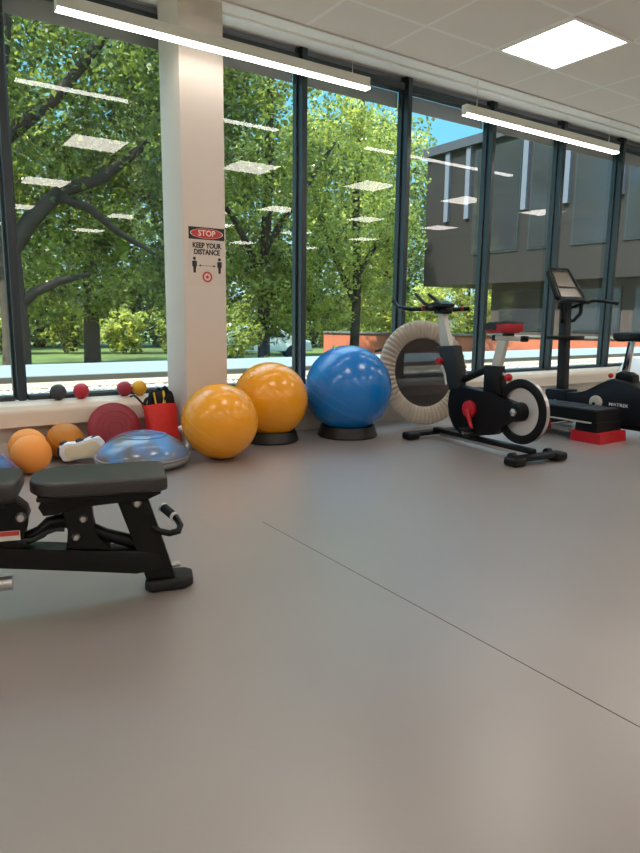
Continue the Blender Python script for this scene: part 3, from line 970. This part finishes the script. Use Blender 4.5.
for y_ in (0.3, 0.52, 0.74):
    b.box((0, y_, 0.2735), (0.28, 0.012, 0.003))
b.build('grip_ribs', M['charcoal'], t, smooth=False)
MB().box((-0.177, 0.52, 0.165), (0.006, 0.84, 0.012)).build('edge_strip', M['alu_grey'], t, smooth=False)
for y0_, y1_ in ((0.05, 0.25), (0.79, 0.99)):
    b = MB()
    taper_box(b, -0.175, 0.175, y0_, y1_, 0.088, 0.166, 0.004, 0.004)
    b.build('riser_block', M['black'], t, smooth=False)
    b = MB()
    taper_box(b, -0.19, 0.185, y0_ - 0.05, y1_ + 0.03, 0.0, 0.088, 0.006, 0.008)
    b.build('riser_foot', M['red'], t, smooth=False)

# ================================================================ UPRIGHT BIKE
t = empty('upright_bike', (5.42, 3.85, 0), -PI / 2)      # +x to the rider, +y to the right (east)
tag(t, 'dark upright exercise bike with a tilted console on a tall mast', 'exercise bike')
bodyp = [(-0.12, 0.10), (-0.12, 0.31), (-0.09, 0.32), (0.20, 0.325), (0.31, 0.34), (0.45, 0.44), (0.50, 0.472), (0.56, 0.49), (0.72, 0.475), (0.86, 0.40), (1.02, 0.30), (1.08, 0.22), (1.05, 0.12), (0.6, 0.09), (0.2, 0.08)]
MB().prism(bodyp, 0.17, axis='y', bevel=0.018, seg=3).build('body_shell', M['navy'], t)
MB().prism([(-0.125, 0.105), (-0.125, 0.33), (-0.10, 0.342), (0.10, 0.342), (0.10, 0.105)], 0.20, axis='y', bevel=0.012).build('mast_housing', M['navy'], t)
MB().cyl((0.0, -0.098, 0.235), (0.0, -0.106, 0.235), 0.012, 12).build('bolt', M['silver'], t)
MB().prism([(-0.045, 0.33), (0.045, 0.33), (0.01, 1.16), (-0.075, 1.16)], 0.085, axis='y', bevel=0.015).build('mast', M['charcoal'], t)
MB().prism([(0.555, 0.48), (0.565, 0.535), (0.60, 0.555), (0.68, 0.55), (0.725, 0.53), (0.735, 0.46)], 0.11, axis='y', bevel=0.015).build('seat_tube', M['black'], t)
MB().prism([(0.595, 0.54), (0.655, 0.54), (0.685, 0.835), (0.635, 0.835)], 0.045, axis='y', bevel=0.012).build('seat_post', M['chrome'], t)
MB().box((0.63, -0.026, 0.69), (0.012, 0.006, 0.25), rot=Matrix.Rotation(0.14, 3, 'Y')).build('post_scale', M['black'], t)
MB().sphere((0.535, -0.075, 0.515), 0.022, u=18, v=12).build('adjust_knob', M['red'], t)
saddle(t, 0.705, 0.865, flip=-1, top='navy', side='black', sc=1.05)
# crank boss, brand lettering
cb_ = MB().lathe([(0, 0.03), (0.05, 0.028), (0.06, 0.018), (0.062, 0.0), (0, 0.0)], 36, mtx=Matrix.Translation((0.42, -0.082, 0.265)) @ Matrix.Rotation(PI / 2, 4, 'X')).build('crank_cover', M['alu_grey'], t)
MB().tube([(0.42, -0.115, 0.265), (0.36, -0.12, 0.13)], 0.014, 10).build('crank_arm', M['black'], t)
MB().box((0.36, -0.165, 0.13), (0.10, 0.08, 0.025), bevel=0.008).build('pedal', M['black'], t)
MB().tube([(0.42, 0.085, 0.265), (0.48, 0.12, 0.40)], 0.014, 10).build('crank_arm', M['black'], t)
MB().box((0.48, 0.165, 0.40), (0.10, 0.08, 0.025), bevel=0.008).build('pedal', M['black'], t)
text_mesh('lettering', 'MATRIX', 0.04, M['white'], t, (0.635, -0.0862, 0.262), (PI / 2, 0, 0), sx=1.25, bold=0.0006)
# feet
for s_, w_ in ((-0.05, 0.42), (1.0, 0.46)):
    o = MB().tube([(s_, -w_ / 2, 0.045), (s_, w_ / 2, 0.045)], 0.035, 14).build('crossbar', M['black_satin'], t)
    for sy in (-1, 1):
        MB().cyl((s_, sy * (w_ / 2 - 0.015), 0.045), (s_, sy * (w_ / 2 + 0.03), 0.045), 0.045, 20).build('end_cap', M['black'], o)
MB().prism([(-0.1, 0.05), (1.02, 0.05), (1.02, 0.11), (-0.1, 0.11)], 0.08, axis='y', bevel=0.008).build('base_beam', M['black_satin'], t)
# shelf half way up the mast
MB().prism([(-0.10, -0.16), (0.06, -0.18), (0.10, -0.12), (0.10, 0.12), (0.06, 0.20), (-0.10, 0.17)], 0.035, axis='z', off=0.83, bevel=0.005).build('bottle_shelf', M['black'], t)
# console: tilted panel facing the rider
cm = Matrix.Translation((-0.075, 0.0, 1.315)) @ Matrix.Rotation(math.radians(-32), 4, 'Y')
outer = [(-0.13, 0.165), (0.13, 0.165), (0.15, 0.14), (0.19, -0.13), (0.17, -0.16), (-0.17, -0.16), (-0.19, -0.13), (-0.15, 0.14)]
con = MB().prism(outer, 0.05, axis='x', bevel=0.012, seg=3, mtx=cm).build('console', M['black'], t)
MB().prism([(-0.115, 0.135), (0.115, 0.135), (0.135, -0.03), (-0.135, -0.03)], 0.006, axis='x', off=0.027, mtx=cm).build('screen', M['screen'], con, smooth=False)
MB().prism([(-0.14, -0.05), (0.14, -0.05), (0.15, -0.14), (-0.15, -0.14)], 0.006, axis='x', off=0.027, mtx=cm).build('keypad', M['screen'], con, smooth=False)
fr = MB()
fr.tube([cm @ Vector((0.03, q[0] * 1.05, q[1] * 1.05)) for q in outer], 0.010, 8, closed=True)
fr.build('bezel', M['charcoal'], con)
MB().prism([(0.02, 0), (0.10, 0), (0.10, 0.03), (0.02, 0.03)], 0.30, axis='y', bevel=0.006, mtx=Matrix.Translation((-0.02, 0, 1.155))).build('reading_rack', M['black'], t)
hb = MB()
for sy in (-1, 1):
    hb.tube([(-0.05, sy * 0.03, 1.10), (-0.03, sy * 0.12, 1.12), (0.03, sy * 0.18, 1.16), (0.12, sy * 0.215, 1.18), (0.24, sy * 0.225, 1.17), (0.36, sy * 0.215, 1.15)], 0.016, 12)
    hb.tube([(-0.05, sy * 0.02, 0.985), (0.0, sy * 0.09, 0.99), (0.04, sy * 0.135, 1.06), (0.03, sy * 0.15, 1.16)], 0.018, 10)
hb.build('handlebar', M['black'], t)

# pale machine housing behind the upright bike
t = empty('white_machine_housing', (7.0, 3.9, 0))
tag(t, 'white rounded machine housing behind the upright bike saddle', 'machine')
MB().prism([(-0.25, 0.02), (0.35, 0.02), (0.35, 0.50), (0.1, 0.585), (-0.12, 0.55), (-0.25, 0.40)], 0.5, axis='y', bevel=0.04, seg=3).build('shell', M['white'], t)
MB().prism([(-0.28, 0.0), (0.38, 0.0), (0.38, 0.03), (-0.28, 0.03)], 0.54, axis='y', bevel=0.008).build('base', M['black'], t)

# ================================================================ WEIGHT BENCH
t = empty('weight_bench', (0.84, 2.20, 0), math.radians(164))     # +x runs along the bench, +y is the side near the camera
tag(t, 'black adjustable weight bench with two padded sections in the foreground', 'bench')

def pad(parent, name, c, size, m, nose=0.0, tail=0.0, round_=0.014):
    b = MB()
    L, Wd, Hh = size
    w = Wd / 2
    poly_ = [(-L / 2, -w + tail + 0.02), (-L / 2 + 0.025, -w + tail), (L / 2 - 0.075, -w), (L / 2 - 0.02, -w + nose * 0.8), (L / 2, -w + nose + 0.03),
             (L / 2, w - nose - 0.03), (L / 2 - 0.02, w - nose * 0.8), (L / 2 - 0.075, w), (-L / 2 + 0.025, w - tail), (-L / 2, w - tail - 0.02)]
    b.prism(poly_, Hh, axis='z', bevel=round_, seg=4)
    o = b.build(name, m, parent, loc=c, angle=50)
    return o
seat = pad(t, 'seat_pad', (0.249, 0.0, 0.430), (0.445, 0.27, 0.055), M['vinyl'], 0.06, 0.0)
ps = MB().box((0, 0, -0.0355), (0.40, 0.20, 0.016), bevel=0.004).build('pad_board', M['black_matt'], seat)
MB().prism([(0.045, 0.375), (0.045, 0.392), (0.43, 0.392), (0.45, 0.355), (0.435, 0.325), (0.39, 0.325), (0.33, 0.352), (0.10, 0.352)], 0.11, axis='y', bevel=0.006).build('seat_rail', M['black_satin'], t)
back = pad(t, 'backrest_pad', (0.90, 0.0, 0.428), (0.79, 0.28, 0.074), M['vinyl'], 0.0, 0.015, 0.022)
MB().box((0, 0, -0.045), (0.72, 0.20, 0.016), bevel=0.004).build('pad_board', M['black_matt'], back)
MB().box((0.90, 0, 0.355), (0.74, 0.07, 0.036), bevel=0.006).build('back_rail', M['black_satin'], t)
# main beam rising to the rear, front post and foot
MB().prism([(0.03, 0.076), (0.14, 0.082), (0.26, 0.102), (0.58, 0.152), (1.25, 0.235), (1.25, 0.30), (0.58, 0.222), (0.26, 0.180), (0.10, 0.165), (0.05, 0.150)], 0.085, axis='y', bevel=0.012).build('main_beam', M['black_satin'], t)
MB().prism([(0.195, 0.352), (0.185, 0.372), (0.095, 0.375), (0.085, 0.34), (0.055, 0.24), (0.000, 0.05), (0.105, 0.05), (0.13, 0.15)], 0.08, axis='y', bevel=0.01).build('front_post', M['black_satin'], t)
MB().prism([(-0.07, -0.055), (-0.045, -0.08), (0.07, -0.09), (0.10, -0.07), (0.11, 0.02), (0.09, 0.048), (-0.03, 0.045), (-0.065, 0.015)], 0.044, axis='z', off=0.0225, bevel=0.014, seg=3).build('front_foot', M['black_matt'], t)
# pivot brackets with bolts
def bolt(parent, s_, z_, y_, r_):
    MB().lathe([(0, r_ * 0.8), (r_ * 0.62, r_ * 0.78), (r_ * 0.9, r_ * 0.4), (r_, 0), (0, 0)], 20, mtx=Matrix.Translation((s_, y_, z_)) @ Matrix.Rotation(-PI / 2, 4, 'X')).build('bolt', M['silver'], parent)
pb = MB().prism([(0.385, 0.345), (0.28, 0.352), (0.275, 0.24), (0.235, 0.205), (0.22, 0.18), (0.37, 0.20), (0.355, 0.26), (0.365, 0.30)], 0.09, axis='y', bevel=0.006).build('seat_bracket', M['black_satin'], t)
bolt(pb, 0.309, 0.304, 0.045, 0.015)
bolt(pb, 0.335, 0.240, 0.045, 0.014)
bolt(t, 0.128, 0.343, 0.040, 0.017)
bk = MB().prism([(0.60, 0.36), (0.525, 0.385), (0.49, 0.35), (0.482, 0.32), (0.50, 0.28), (0.505, 0.215), (0.80, 0.26), (0.80, 0.36)], 0.10, axis='y', bevel=0.006).build('back_bracket', M['black_satin'], t)
bolt(bk, 0.504, 0.327, 0.05, 0.018)
MB().box((0.572, 0.0515, 0.266), (0.125, 0.002, 0.034), bevel=0.0004).build('sticker', M['label_white'], bk, smooth=False)
MB().box((0.572, 0.0530, 0.274), (0.119, 0.002, 0.015)).build('sticker_band', M['sign_red'], bk, smooth=False)
# adjusting arm and rod on the beam
MB().tube([(0.50, 0.0, 0.235), (0.45, 0.0, 0.255), (0.42, 0.0, 0.285), (0.38, 0.0, 0.29), (0.32, 0.0, 0.27), (0.24, 0.0, 0.225), (0.13, 0.0, 0.185)], 0.024, 12).build('adjust_arm', M['black_satin'], t)
MB().tube([(0.52, 0.045, 0.243), (0.47, 0.05, 0.245), (0.44, 0.05, 0.262), (0.40, 0.05, 0.275), (0.37, 0.05, 0.272)], 0.008, 8).build('link_rod', M['charcoal'], t)
# hooked handle with a grip
hk = MB().tube([(0.09, 0.02, 0.262), (0.055, 0.045, 0.235), (0.02, 0.06, 0.228), (-0.012, 0.055, 0.232), (-0.022, 0.03, 0.245), (-0.012, 0.0, 0.262), (0.004, -0.03, 0.272)], 0.012, 12).build('hook_handle', M['black_satin'], t)
MB().tube([(-0.006, -0.01, 0.266), (0.028, -0.07, 0.286)], 0.017, 16).build('grip', M['black_matt'], hk)
for p0, p1 in (((-0.007, -0.008, 0.2655), (-0.003, -0.015, 0.2675)), ((0.027, -0.068, 0.2855), (0.031, -0.076, 0.288))):
    MB().tube([p0, p1], 0.0185, 16).build('grip_collar', M['white'], hk)
MB().cyl((0.01, 0.0, 0.085), (-0.02, 0.0, 0.088), 0.010, 12).build('post_bolt', M['silver'], t)
# rear support and the silver transport tube under the beam
MB().prism([(1.19, 0.25), (1.26, 0.25), (1.31, 0.05), (1.23, 0.05)], 0.08, axis='y', bevel=0.01).build('rear_post', M['black_satin'], t)
MB().box((1.27, 0, 0.03), (0.09, 0.55, 0.06), bevel=0.02, seg=3).build('rear_foot', M['black_matt'], t)
MB().cyl((0.542, 0.05, 0.100), (1.25, 0.05, 0.100), 0.024, 20).build('transport_tube', M['silver'], t)

# ================================================================ OUTSIDE
GZ = 0.38
struct(MB().box((4, 5.63, GZ - 0.06), (60, 1.04, 0.12)).build('terrace_gravel_bed', M['gravel_bed'], smooth=False), 'gravel bed along the outside of the window wall', 'gravel bed')
rs = np.random.RandomState(3)
ns = 5200
gx = rs.uniform(-1.0, 11.0, ns)
gy = rs.uniform(5.13, 5.66, ns)
gs = rs.uniform(0.014, 0.034, ns)
oct_v = np.array([(1, 0, 0), (0.3, 0.95, 0), (-0.9, 0.4, 0), (-0.6, -0.8, 0), (0.5, -0.85, 0), (0, 0, 0.7)], float)
oct_f = [(0, 1, 5), (1, 2, 5), (2, 3, 5), (3, 4, 5), (4, 0, 5)]
V = []
F = []
for i in range(ns):
    a = rs.uniform(0, 6.28)
    c, s = math.cos(a), math.sin(a)
    v = oct_v * gs[i] * rs.uniform(0.7, 1.2, (6, 1))
    w = np.column_stack((v[:, 0] * c - v[:, 1] * s + gx[i], v[:, 0] * s + v[:, 1] * c + gy[i], v[:, 2] + GZ + 0.002))
    F += [tuple(i * 6 + q for q in f) for f in oct_f]
    V.append(w)
me = bpy.data.meshes.new('gravel_stones')
me.from_pydata(np.concatenate(V).tolist(), [], F)
me.materials.append(M['gravel'])
o = bpy.data.objects.new('gravel_stones', me)
COL.objects.link(o)
tag(o, 'loose white gravel stones lying outside along the glass', 'gravel', kind='stuff')
struct(MB().box((4, 5.91, GZ - 0.05), (60, 0.5, 0.14)).build('terrace_paving', M['paver'], smooth=False), 'beige paving strip beyond the gravel', 'paving')
struct(MB().box((4, 6.20, 0.40), (60, 0.08, 0.10)).build('terrace_curb', M['curb'], smooth=False), 'grey kerb face below the pale coping', 'kerb')
struct(MB().box((4, 6.95, 0.435), (60, 1.5, 0.03)).build('terrace_coping', M['coping'], smooth=False), 'broad pale coping beyond the gravel', 'coping')
struct(MB().box((4, 6.95, -0.2), (60, 1.4, 1.22)).build('terrace_wall', M['curb'], smooth=False), 'retaining wall under the pale coping', 'wall')
struct(MB().box((10, 60, -0.9), (200, 108, 0.2)).build('lawn', M['grass'], smooth=False), 'green lawn under the trees', 'lawn')
# flat roof of this building, overhead outside the room
struct(MB().box(((XL + XR) / 2, (YB + 5.1) / 2, H + 0.15), (XR - XL + 0.4, 5.2 - YB, 0.3)).build('roof', M['wing_roof'], smooth=False), 'flat roof over the gym', 'roof')

# terracotta boarded wall
def oriented_box(name, a, b, z0, z1, th, m):
    d = Vector((b[0] - a[0], b[1] - a[1], 0))
    L = d.length
    return MB().box((L / 2, 0, (z0 + z1) / 2), (L, th, z1 - z0)).build(name, m, None, loc=(a[0], a[1], 0), rot=(0, 0, math.atan2(d.y, d.x)), smooth=False)
t = empty('boarded_fence', (11.65, 17.05, 0), math.atan2(9.4 - 17.8, 16.2 - 11.2))
tag(t, 'low terracotta boarded wall beyond the terrace, below the dark building', 'wall')
MB().box((5.2, 0, -0.2), (10.4, 0.1, 1.44)).build('boards', M['terracotta'], t, smooth=False)
MB().box((5.2, 0, 0.54), (10.4, 0.2, 0.05)).build('coping', M['curb'], t, smooth=False)

# dark wing of the building at the right
t = empty('dark_building', (17.5, 0, 0))
tag(t, 'dark clad building wing with tall windows overlooking the terrace', 'building')
YA, YB2 = 2.0, 18.9
MB().box((3.0, (YA + YB2) / 2, 4.55), (6.0, YB2 - YA, 4.7)).build('upper_storey', M['clad'], t, smooth=False)
MB().box((2.95, (YA + YB2) / 2, 7.0), (6.3, YB2 - YA + 0.4, 0.3)).build('roof_edge', M['wing_roof'], t, smooth=False)
MB().box((3.4, (YA + 16.2) / 2, 0.6), (5.2, 16.2 - YA, 3.2)).build('lower_storey', M['clad_low'], t, smooth=False)
for k, y in enumerate((17.75, 16.75, 14.3, 12.75, 11.0, 9.6, 8.2)):
    MB().box((-0.06, y, 5.7), (0.12, 0.20, 2.5)).build('reflection_strip', M['reflection_strip'], t, smooth=False)  # bright window reflections modelled as pale upright strips on the facade
for k, (y0, y1, z0, z1) in enumerate(((14.5, 16.5, 3.2, 6.7), (12.95, 14.1, 3.2, 6.7), (11.2, 12.5, 3.2, 6.7), (9.8, 10.8, 3.2, 6.7), (6.2, 8.0, 3.2, 6.7))):
    f = MB().box((0.0, (y0 + y1) / 2, (z0 + z1) / 2), (0.08, y1 - y0, z1 - z0)).build('window', M['frame'], t, smooth=False)
    MB().box((-0.03, (y0 + y1) / 2, (z0 + z1) / 2), (0.05, y1 - y0 - 0.12, z1 - z0 - 0.12)).build('pane', M['wing_glass'], f, smooth=False)
for k, (y0, y1, z0, z1) in enumerate(((13.6, 15.8, 0.62, 2.0), (11.2, 13.0, 0.62, 2.0), (9.6, 10.8, 0.62, 2.0), (6.5, 9.0, 0.62, 2.0))):
    f = MB().box((0.8, (y0 + y1) / 2, (z0 + z1) / 2), (0.08, y1 - y0, z1 - z0)).build('window', M['frame'], t, smooth=False)
    MB().box((0.77, (y0 + y1) / 2, (z0 + z1) / 2), (0.05, y1 - y0 - 0.12, z1 - z0 - 0.12)).build('pane', M['wing_glass'], f, smooth=False)

# ---------------------------------------------------------------- trees
def foliage(name, parent, m, clusters, leaf, seed, upbias=0.9):
    """clusters: (x, y, z, radius, n). One mesh of leaf blades around each cluster centre."""
    rs = np.random.RandomState(seed)
    C = []
    for (x, y, z, r, n) in clusters:
        d = rs.normal(size=(n, 3))
        d /= np.linalg.norm(d, axis=1)[:, None]
        rad = r * rs.uniform(0.25, 1.0, n) ** 0.6
        C.append(np.array((x, y, z)) + d * rad[:, None] * np.array((1, 1, 0.8)))
    C = np.concatenate(C)
    N = len(C)
    nrm = rs.normal(size=(N, 3)) + np.array((0, 0, upbias))
    nrm /= np.linalg.norm(nrm, axis=1)[:, None]
    a = np.cross(nrm, rs.normal(size=(N, 3)))
    a /= np.linalg.norm(a, axis=1)[:, None]
    b = np.cross(nrm, a)
    s = leaf * rs.uniform(0.6, 1.25, N)[:, None]
    v = np.empty((N, 4, 3))
    v[:, 0] = C - a * s * 0.5
    v[:, 1] = C + b * s * 0.30 + nrm * s * 0.06
    v[:, 2] = C + a * s * 0.5
    v[:, 3] = C - b * s * 0.30 + nrm * s * 0.06
    me = bpy.data.meshes.new(name)
    me.vertices.add(N * 4)
    me.vertices.foreach_set('co', v.reshape(-1))
    me.loops.add(N * 4)
    me.loops.foreach_set('vertex_index', np.arange(N * 4, dtype=np.int32))
    me.polygons.add(N)
    me.polygons.foreach_set('loop_start', np.arange(0, N * 4, 4, dtype=np.int32))
    me.polygons.foreach_set('loop_total', np.full(N, 4, dtype=np.int32))
    me.update(calc_edges=True)
    me.materials.append(m)
    o = bpy.data.objects.new(name, me)
    COL.objects.link(o)
    o.parent = parent
    return o

def crown(rs, c, rad, nc, cr, n, hollow=0.35):
    out = []
    for i in range(nc):
        d = rs.normal(size=3)
        d /= np.linalg.norm(d)
        q = rs.uniform(hollow, 1.0) ** 0.5
        out.append((c[0] + d[0] * rad[0] * q, c[1] + d[1] * rad[1] * q, c[2] + d[2] * rad[2] * q, cr * rs.uniform(0.7, 1.3), n))
    return out

def tree(name, label, loc, trunk, limbs, crowns, m, leaf, seed, group='trees beyond the terrace'):
    """crowns: (centre, radii, clusters, cluster radius, leaves per cluster) relative to loc."""
    t = empty(name, loc)
    tag(t, label, 'tree', group)
    b = MB()
    pts, rads = trunk
    b.tube(pts, rads, 14)
    b.build('trunk', M['bark'], t)
    for pts, rads in limbs:
        MB().tube(pts, rads, 10).build('limb', M['bark'], t)
    rs = np.random.RandomState(seed)
    cl = []
    for c in crowns:
        cl += crown(rs, *c)
    foliage('foliage', t, m, cl, leaf, seed + 100)
    return t

GL = -0.8
tree('oak_tree', 'nearest broad tree with thick horizontal limbs outside the window left of the pillar', (1.85, 11.9, GL),
     ([(0, 0, 0), (0.05, 0, 1.5), (0, 0.05, 3.0), (-0.1, 0, 4.6), (0.3, 0.3, 7.0), (0.5, 0.3, 9.0)], [0.26, 0.21, 0.19, 0.16, 0.11, 0.05]),
     [([(0, 0, 2.75), (0.40, 0.05, 3.35), (0.9, 0.0, 3.85), (1.6, 0.1, 4.15), (2.5, 0.2, 4.9)], [0.15, 0.14, 0.12, 0.10, 0.06]),
      ([(0.8, 0.0, 3.75), (1.3, -0.1, 3.6), (1.8, -0.2, 3.2), (2.4, -0.2, 2.9)], [0.09, 0.075, 0.06, 0.03]),
      ([(0, 0, 1.8), (0.35, -0.05, 2.15), (0.75, -0.1, 2.35), (1.3, 0.1, 2.5)], [0.11, 0.09, 0.07, 0.03]),
      ([(-0.1, 0, 4.4), (0.8, -0.3, 5.2), (1.7, -0.5, 6.4), (2.4, -0.4, 7.4)], [0.12, 0.09, 0.07, 0.04])],
     [((0.9, 1.2, 6.4), (4.4, 2.4, 3.0), 185, 0.72, 190), ((0.6, 2.4, 8.4), (4.6, 1.4, 2.0), 70, 0.75, 170), ((1.4, 2.0, 3.6), (3.2, 1.2, 1.5), 46, 0.55, 170), ((-1.5, 0.6, 3.4), (1.2, 1.2, 2.2), 16, 0.5, 150)],
     M['leaf_a'], 0.125, 11)
tree('lime_tree', 'distant straight tree rising from the lawn, seen low behind the nearest broad tree', (6.35, 24.2, GL),
     ([(0, 0, 0), (0.05, 0, 3.0), (0.2, 0, 6.0), (0.1, 0, 10.0)], [0.30, 0.24, 0.2, 0.1]),
     [([(0.1, 0, 3.4), (1.2, 0, 4.8), (2.6, 0.2, 6.0)], [0.14, 0.11, 0.06]), ([(0.1, 0, 3.6), (-1.4, 0.2, 5.0), (-2.4, 0.2, 6.5)], [0.14, 0.11, 0.06])],
     [((0, 0, 8.6), (6.4, 3.0, 5.8), 190, 1.0, 120), ((-0.4, 0.3, 3.1), (5.2, 1.6, 1.3), 60, 0.7, 110)],
     M['leaf_b'], 0.20, 23)
tree('maple_tree', 'leafy tree filling the window just right of the pillar', (7.0, 12.6, GL),
     ([(0, 0, 0), (0.0, 0, 2.5), (0.15, 0, 5.0), (0.2, 0, 8.5)], [0.15, 0.12, 0.10, 0.04]),
     [([(0, 0, 2.6), (-0.7, 0, 3.8), (-1.5, 0.2, 4.8)], [0.08, 0.06, 0.03]), ([(0, 0, 3.2), (0.8, -0.2, 4.4), (1.7, -0.2, 5.6)], [0.08, 0.06, 0.03])],
     [((0.0, 0.1, 5.4), (2.1, 1.8, 3.4), 90, 0.6, 190), ((-0.2, 0.2, 2.4), (1.5, 1.0, 0.9), 26, 0.45, 160)],
     M['leaf_b'], 0.115, 37)
tree('ash_tree', 'bright tree behind the blue exercise ball with sky showing through its top', (10.2, 13.6, GL),
     ([(0, 0, 0), (0.1, 0, 2.5), (0.0, 0, 5.0), (0.2, 0, 7.5)], [0.13, 0.11, 0.09, 0.04]),
     [([(0, 0, 2.2), (-0.8, 0, 3.6), (-1.3, 0.2, 5.2)], [0.08, 0.06, 0.03]), ([(0.05, 0, 2.8), (0.8, -0.2, 4.0), (1.4, -0.2, 5.2)], [0.08, 0.06, 0.03])],
     [((-0.1, 0.1, 4.7), (1.9, 1.7, 2.4), 84, 0.6, 180), ((-0.2, 0.1, 2.4), (1.7, 1.0, 0.8), 26, 0.45, 160), ((-0.9, 0.1, 6.6), (1.1, 1.0, 1.3), 14, 0.5, 160)],
     M['leaf_c'], 0.115, 51)
tree('birch_tree', 'pale green tree standing at the corner of the dark building', (15.6, 18.9, GL),
     ([(0, 0, 0), (0.05, 0, 3.0), (0.1, 0, 6.5)], [0.13, 0.11, 0.05]),
     [([(0, 0, 2.4), (0.8, 0, 3.4), (1.4, 0, 4.4)], [0.07, 0.05, 0.03])],
     [((-0.5, 0.3, 4.0), (1.2, 1.0, 3.1), 46, 0.55, 150), ((0.4, -0.2, 1.9), (1.0, 0.8, 0.8), 16, 0.45, 130)],
     M['leaf_c'], 0.15, 67)
tree('rowan_tree', 'light leafy tree showing under the overhang of the dark building', (22.9, 21.7, GL),
     ([(0, 0, 0), (0.05, 0, 1.5), (0.1, 0, 3.2)], [0.12, 0.1, 0.05]),
     [([(0, 0, 1.2), (0.5, 0, 1.9), (0.9, 0, 2.5)], [0.06, 0.05, 0.03])],
     [((-0.3, 0, 2.2), (2.6, 0.9, 1.9), 80, 0.55, 150)],
     M['leaf_c'], 0.17, 71)
# treeline far behind
TL = [(0.5, 38.0, 5.5), (7.5, 39.0, 6.0), (14.0, 37.0, 6.0), (20.0, 34.0, 5.5), (26.0, 31.5, 4.5), (-6.5, 37, 6.0)]
LB = ['dark far tree at the back of the lawn, straight behind the grey weighted ball', 'dark far tree at the back of the lawn, showing past the red bag',
      'far tree showing low behind the rear orange exercise ball', 'far tree showing behind the blue exercise ball', 'far tree at the back beside the dark building',
      'far tree at the outermost end of the treeline, beyond the first mullion']
for i, (x, y, r) in enumerate(TL):
    tree('background_tree', LB[i], (x, y, GL),
         ([(0, 0, 0), (0.1, 0, 3.0), (0, 0, 7.0)], [0.3, 0.24, 0.12]), [],
         [((0, 0, 7.6), (r * 0.75, 2.5, 6.6), 130, 1.4, 75), ((0, 0, 2.0), (r * 0.9, 2.0, 1.7), 75, 0.9, 75)],
         M['leaf_far'], 0.36, 80 + i, group='trees at the back of the lawn')

def shrub(label, loc, rad, nc, cr, n, m, leaf, seed, group=None):
    t = empty('garden_shrub', loc)
    tag(t, label, 'shrub', group)
    for k in range(4):
        a = k * 1.57 + 0.4
        MB().tube([(0.05 * math.cos(a), 0.05 * math.sin(a), 0), (rad[0] * 0.5 * math.cos(a), rad[1] * 0.5 * math.sin(a), rad[2] * 1.1)], [0.03, 0.012], 6).build('stem', M['bark'], t)
    rs = np.random.RandomState(seed)
    foliage('foliage', t, m, crown(rs, (0, 0, rad[2] * 1.05), rad, nc, cr, n), leaf, seed + 7)
shrub('rounded green shrub beside the pillar, outside the glass', (5.6, 10.9, GL), (0.75, 0.7, 0.75), 18, 0.3, 190, M['leaf_b'], 0.085, 5)
shrub('small yellow green shrub in front of the terracotta boarded wall', (7.05, 9.75, GL), (0.22, 0.25, 0.62), 10, 0.15, 70, M['leaf_c'], 0.08, 6)
for i in range(9):
    az = math.radians(3.5 + i * 4.6)
    d_ = 33.0 - 0.3 * i
    shrub('leafy shrub in the dappled row closing off the back of the lawn', (d_ * math.sin(az), d_ * math.cos(az), GL), (1.05, 0.8, 1.1), 24, 0.42, 95,
          M['leaf_c'] if i % 3 == 0 else M['leaf_b'], 0.22, 140 + i, 'shrubs at the back of the lawn')

# parked pale car beyond the lawn, behind the orange ball
t = empty('parked_car', (13.3, 24.2, GL), math.radians(-25))
tag(t, 'pale car parked under the trees, seen low behind the rear orange ball', 'car')
MB().prism([(-2.0, 0.35), (-2.05, 0.75), (-1.5, 0.9), (-0.9, 1.4), (0.6, 1.42), (1.2, 0.95), (2.0, 0.82), (2.1, 0.4)], 1.7, axis='y', bevel=0.08).build('body', M['car'], t)
MB().prism([(-1.3, 0.95), (-0.82, 1.33), (0.55, 1.35), (1.0, 0.97)], 1.74, axis='y').build('windows', M['wing_glass'], t, smooth=False)
for sx_ in (-1.25, 1.3):
    for sy in (-0.8, 0.8):
        MB().cyl((sx_, sy - 0.1, 0.33), (sx_, sy + 0.1, 0.33), 0.33, 20).build('wheel', M['black_matt'], t)
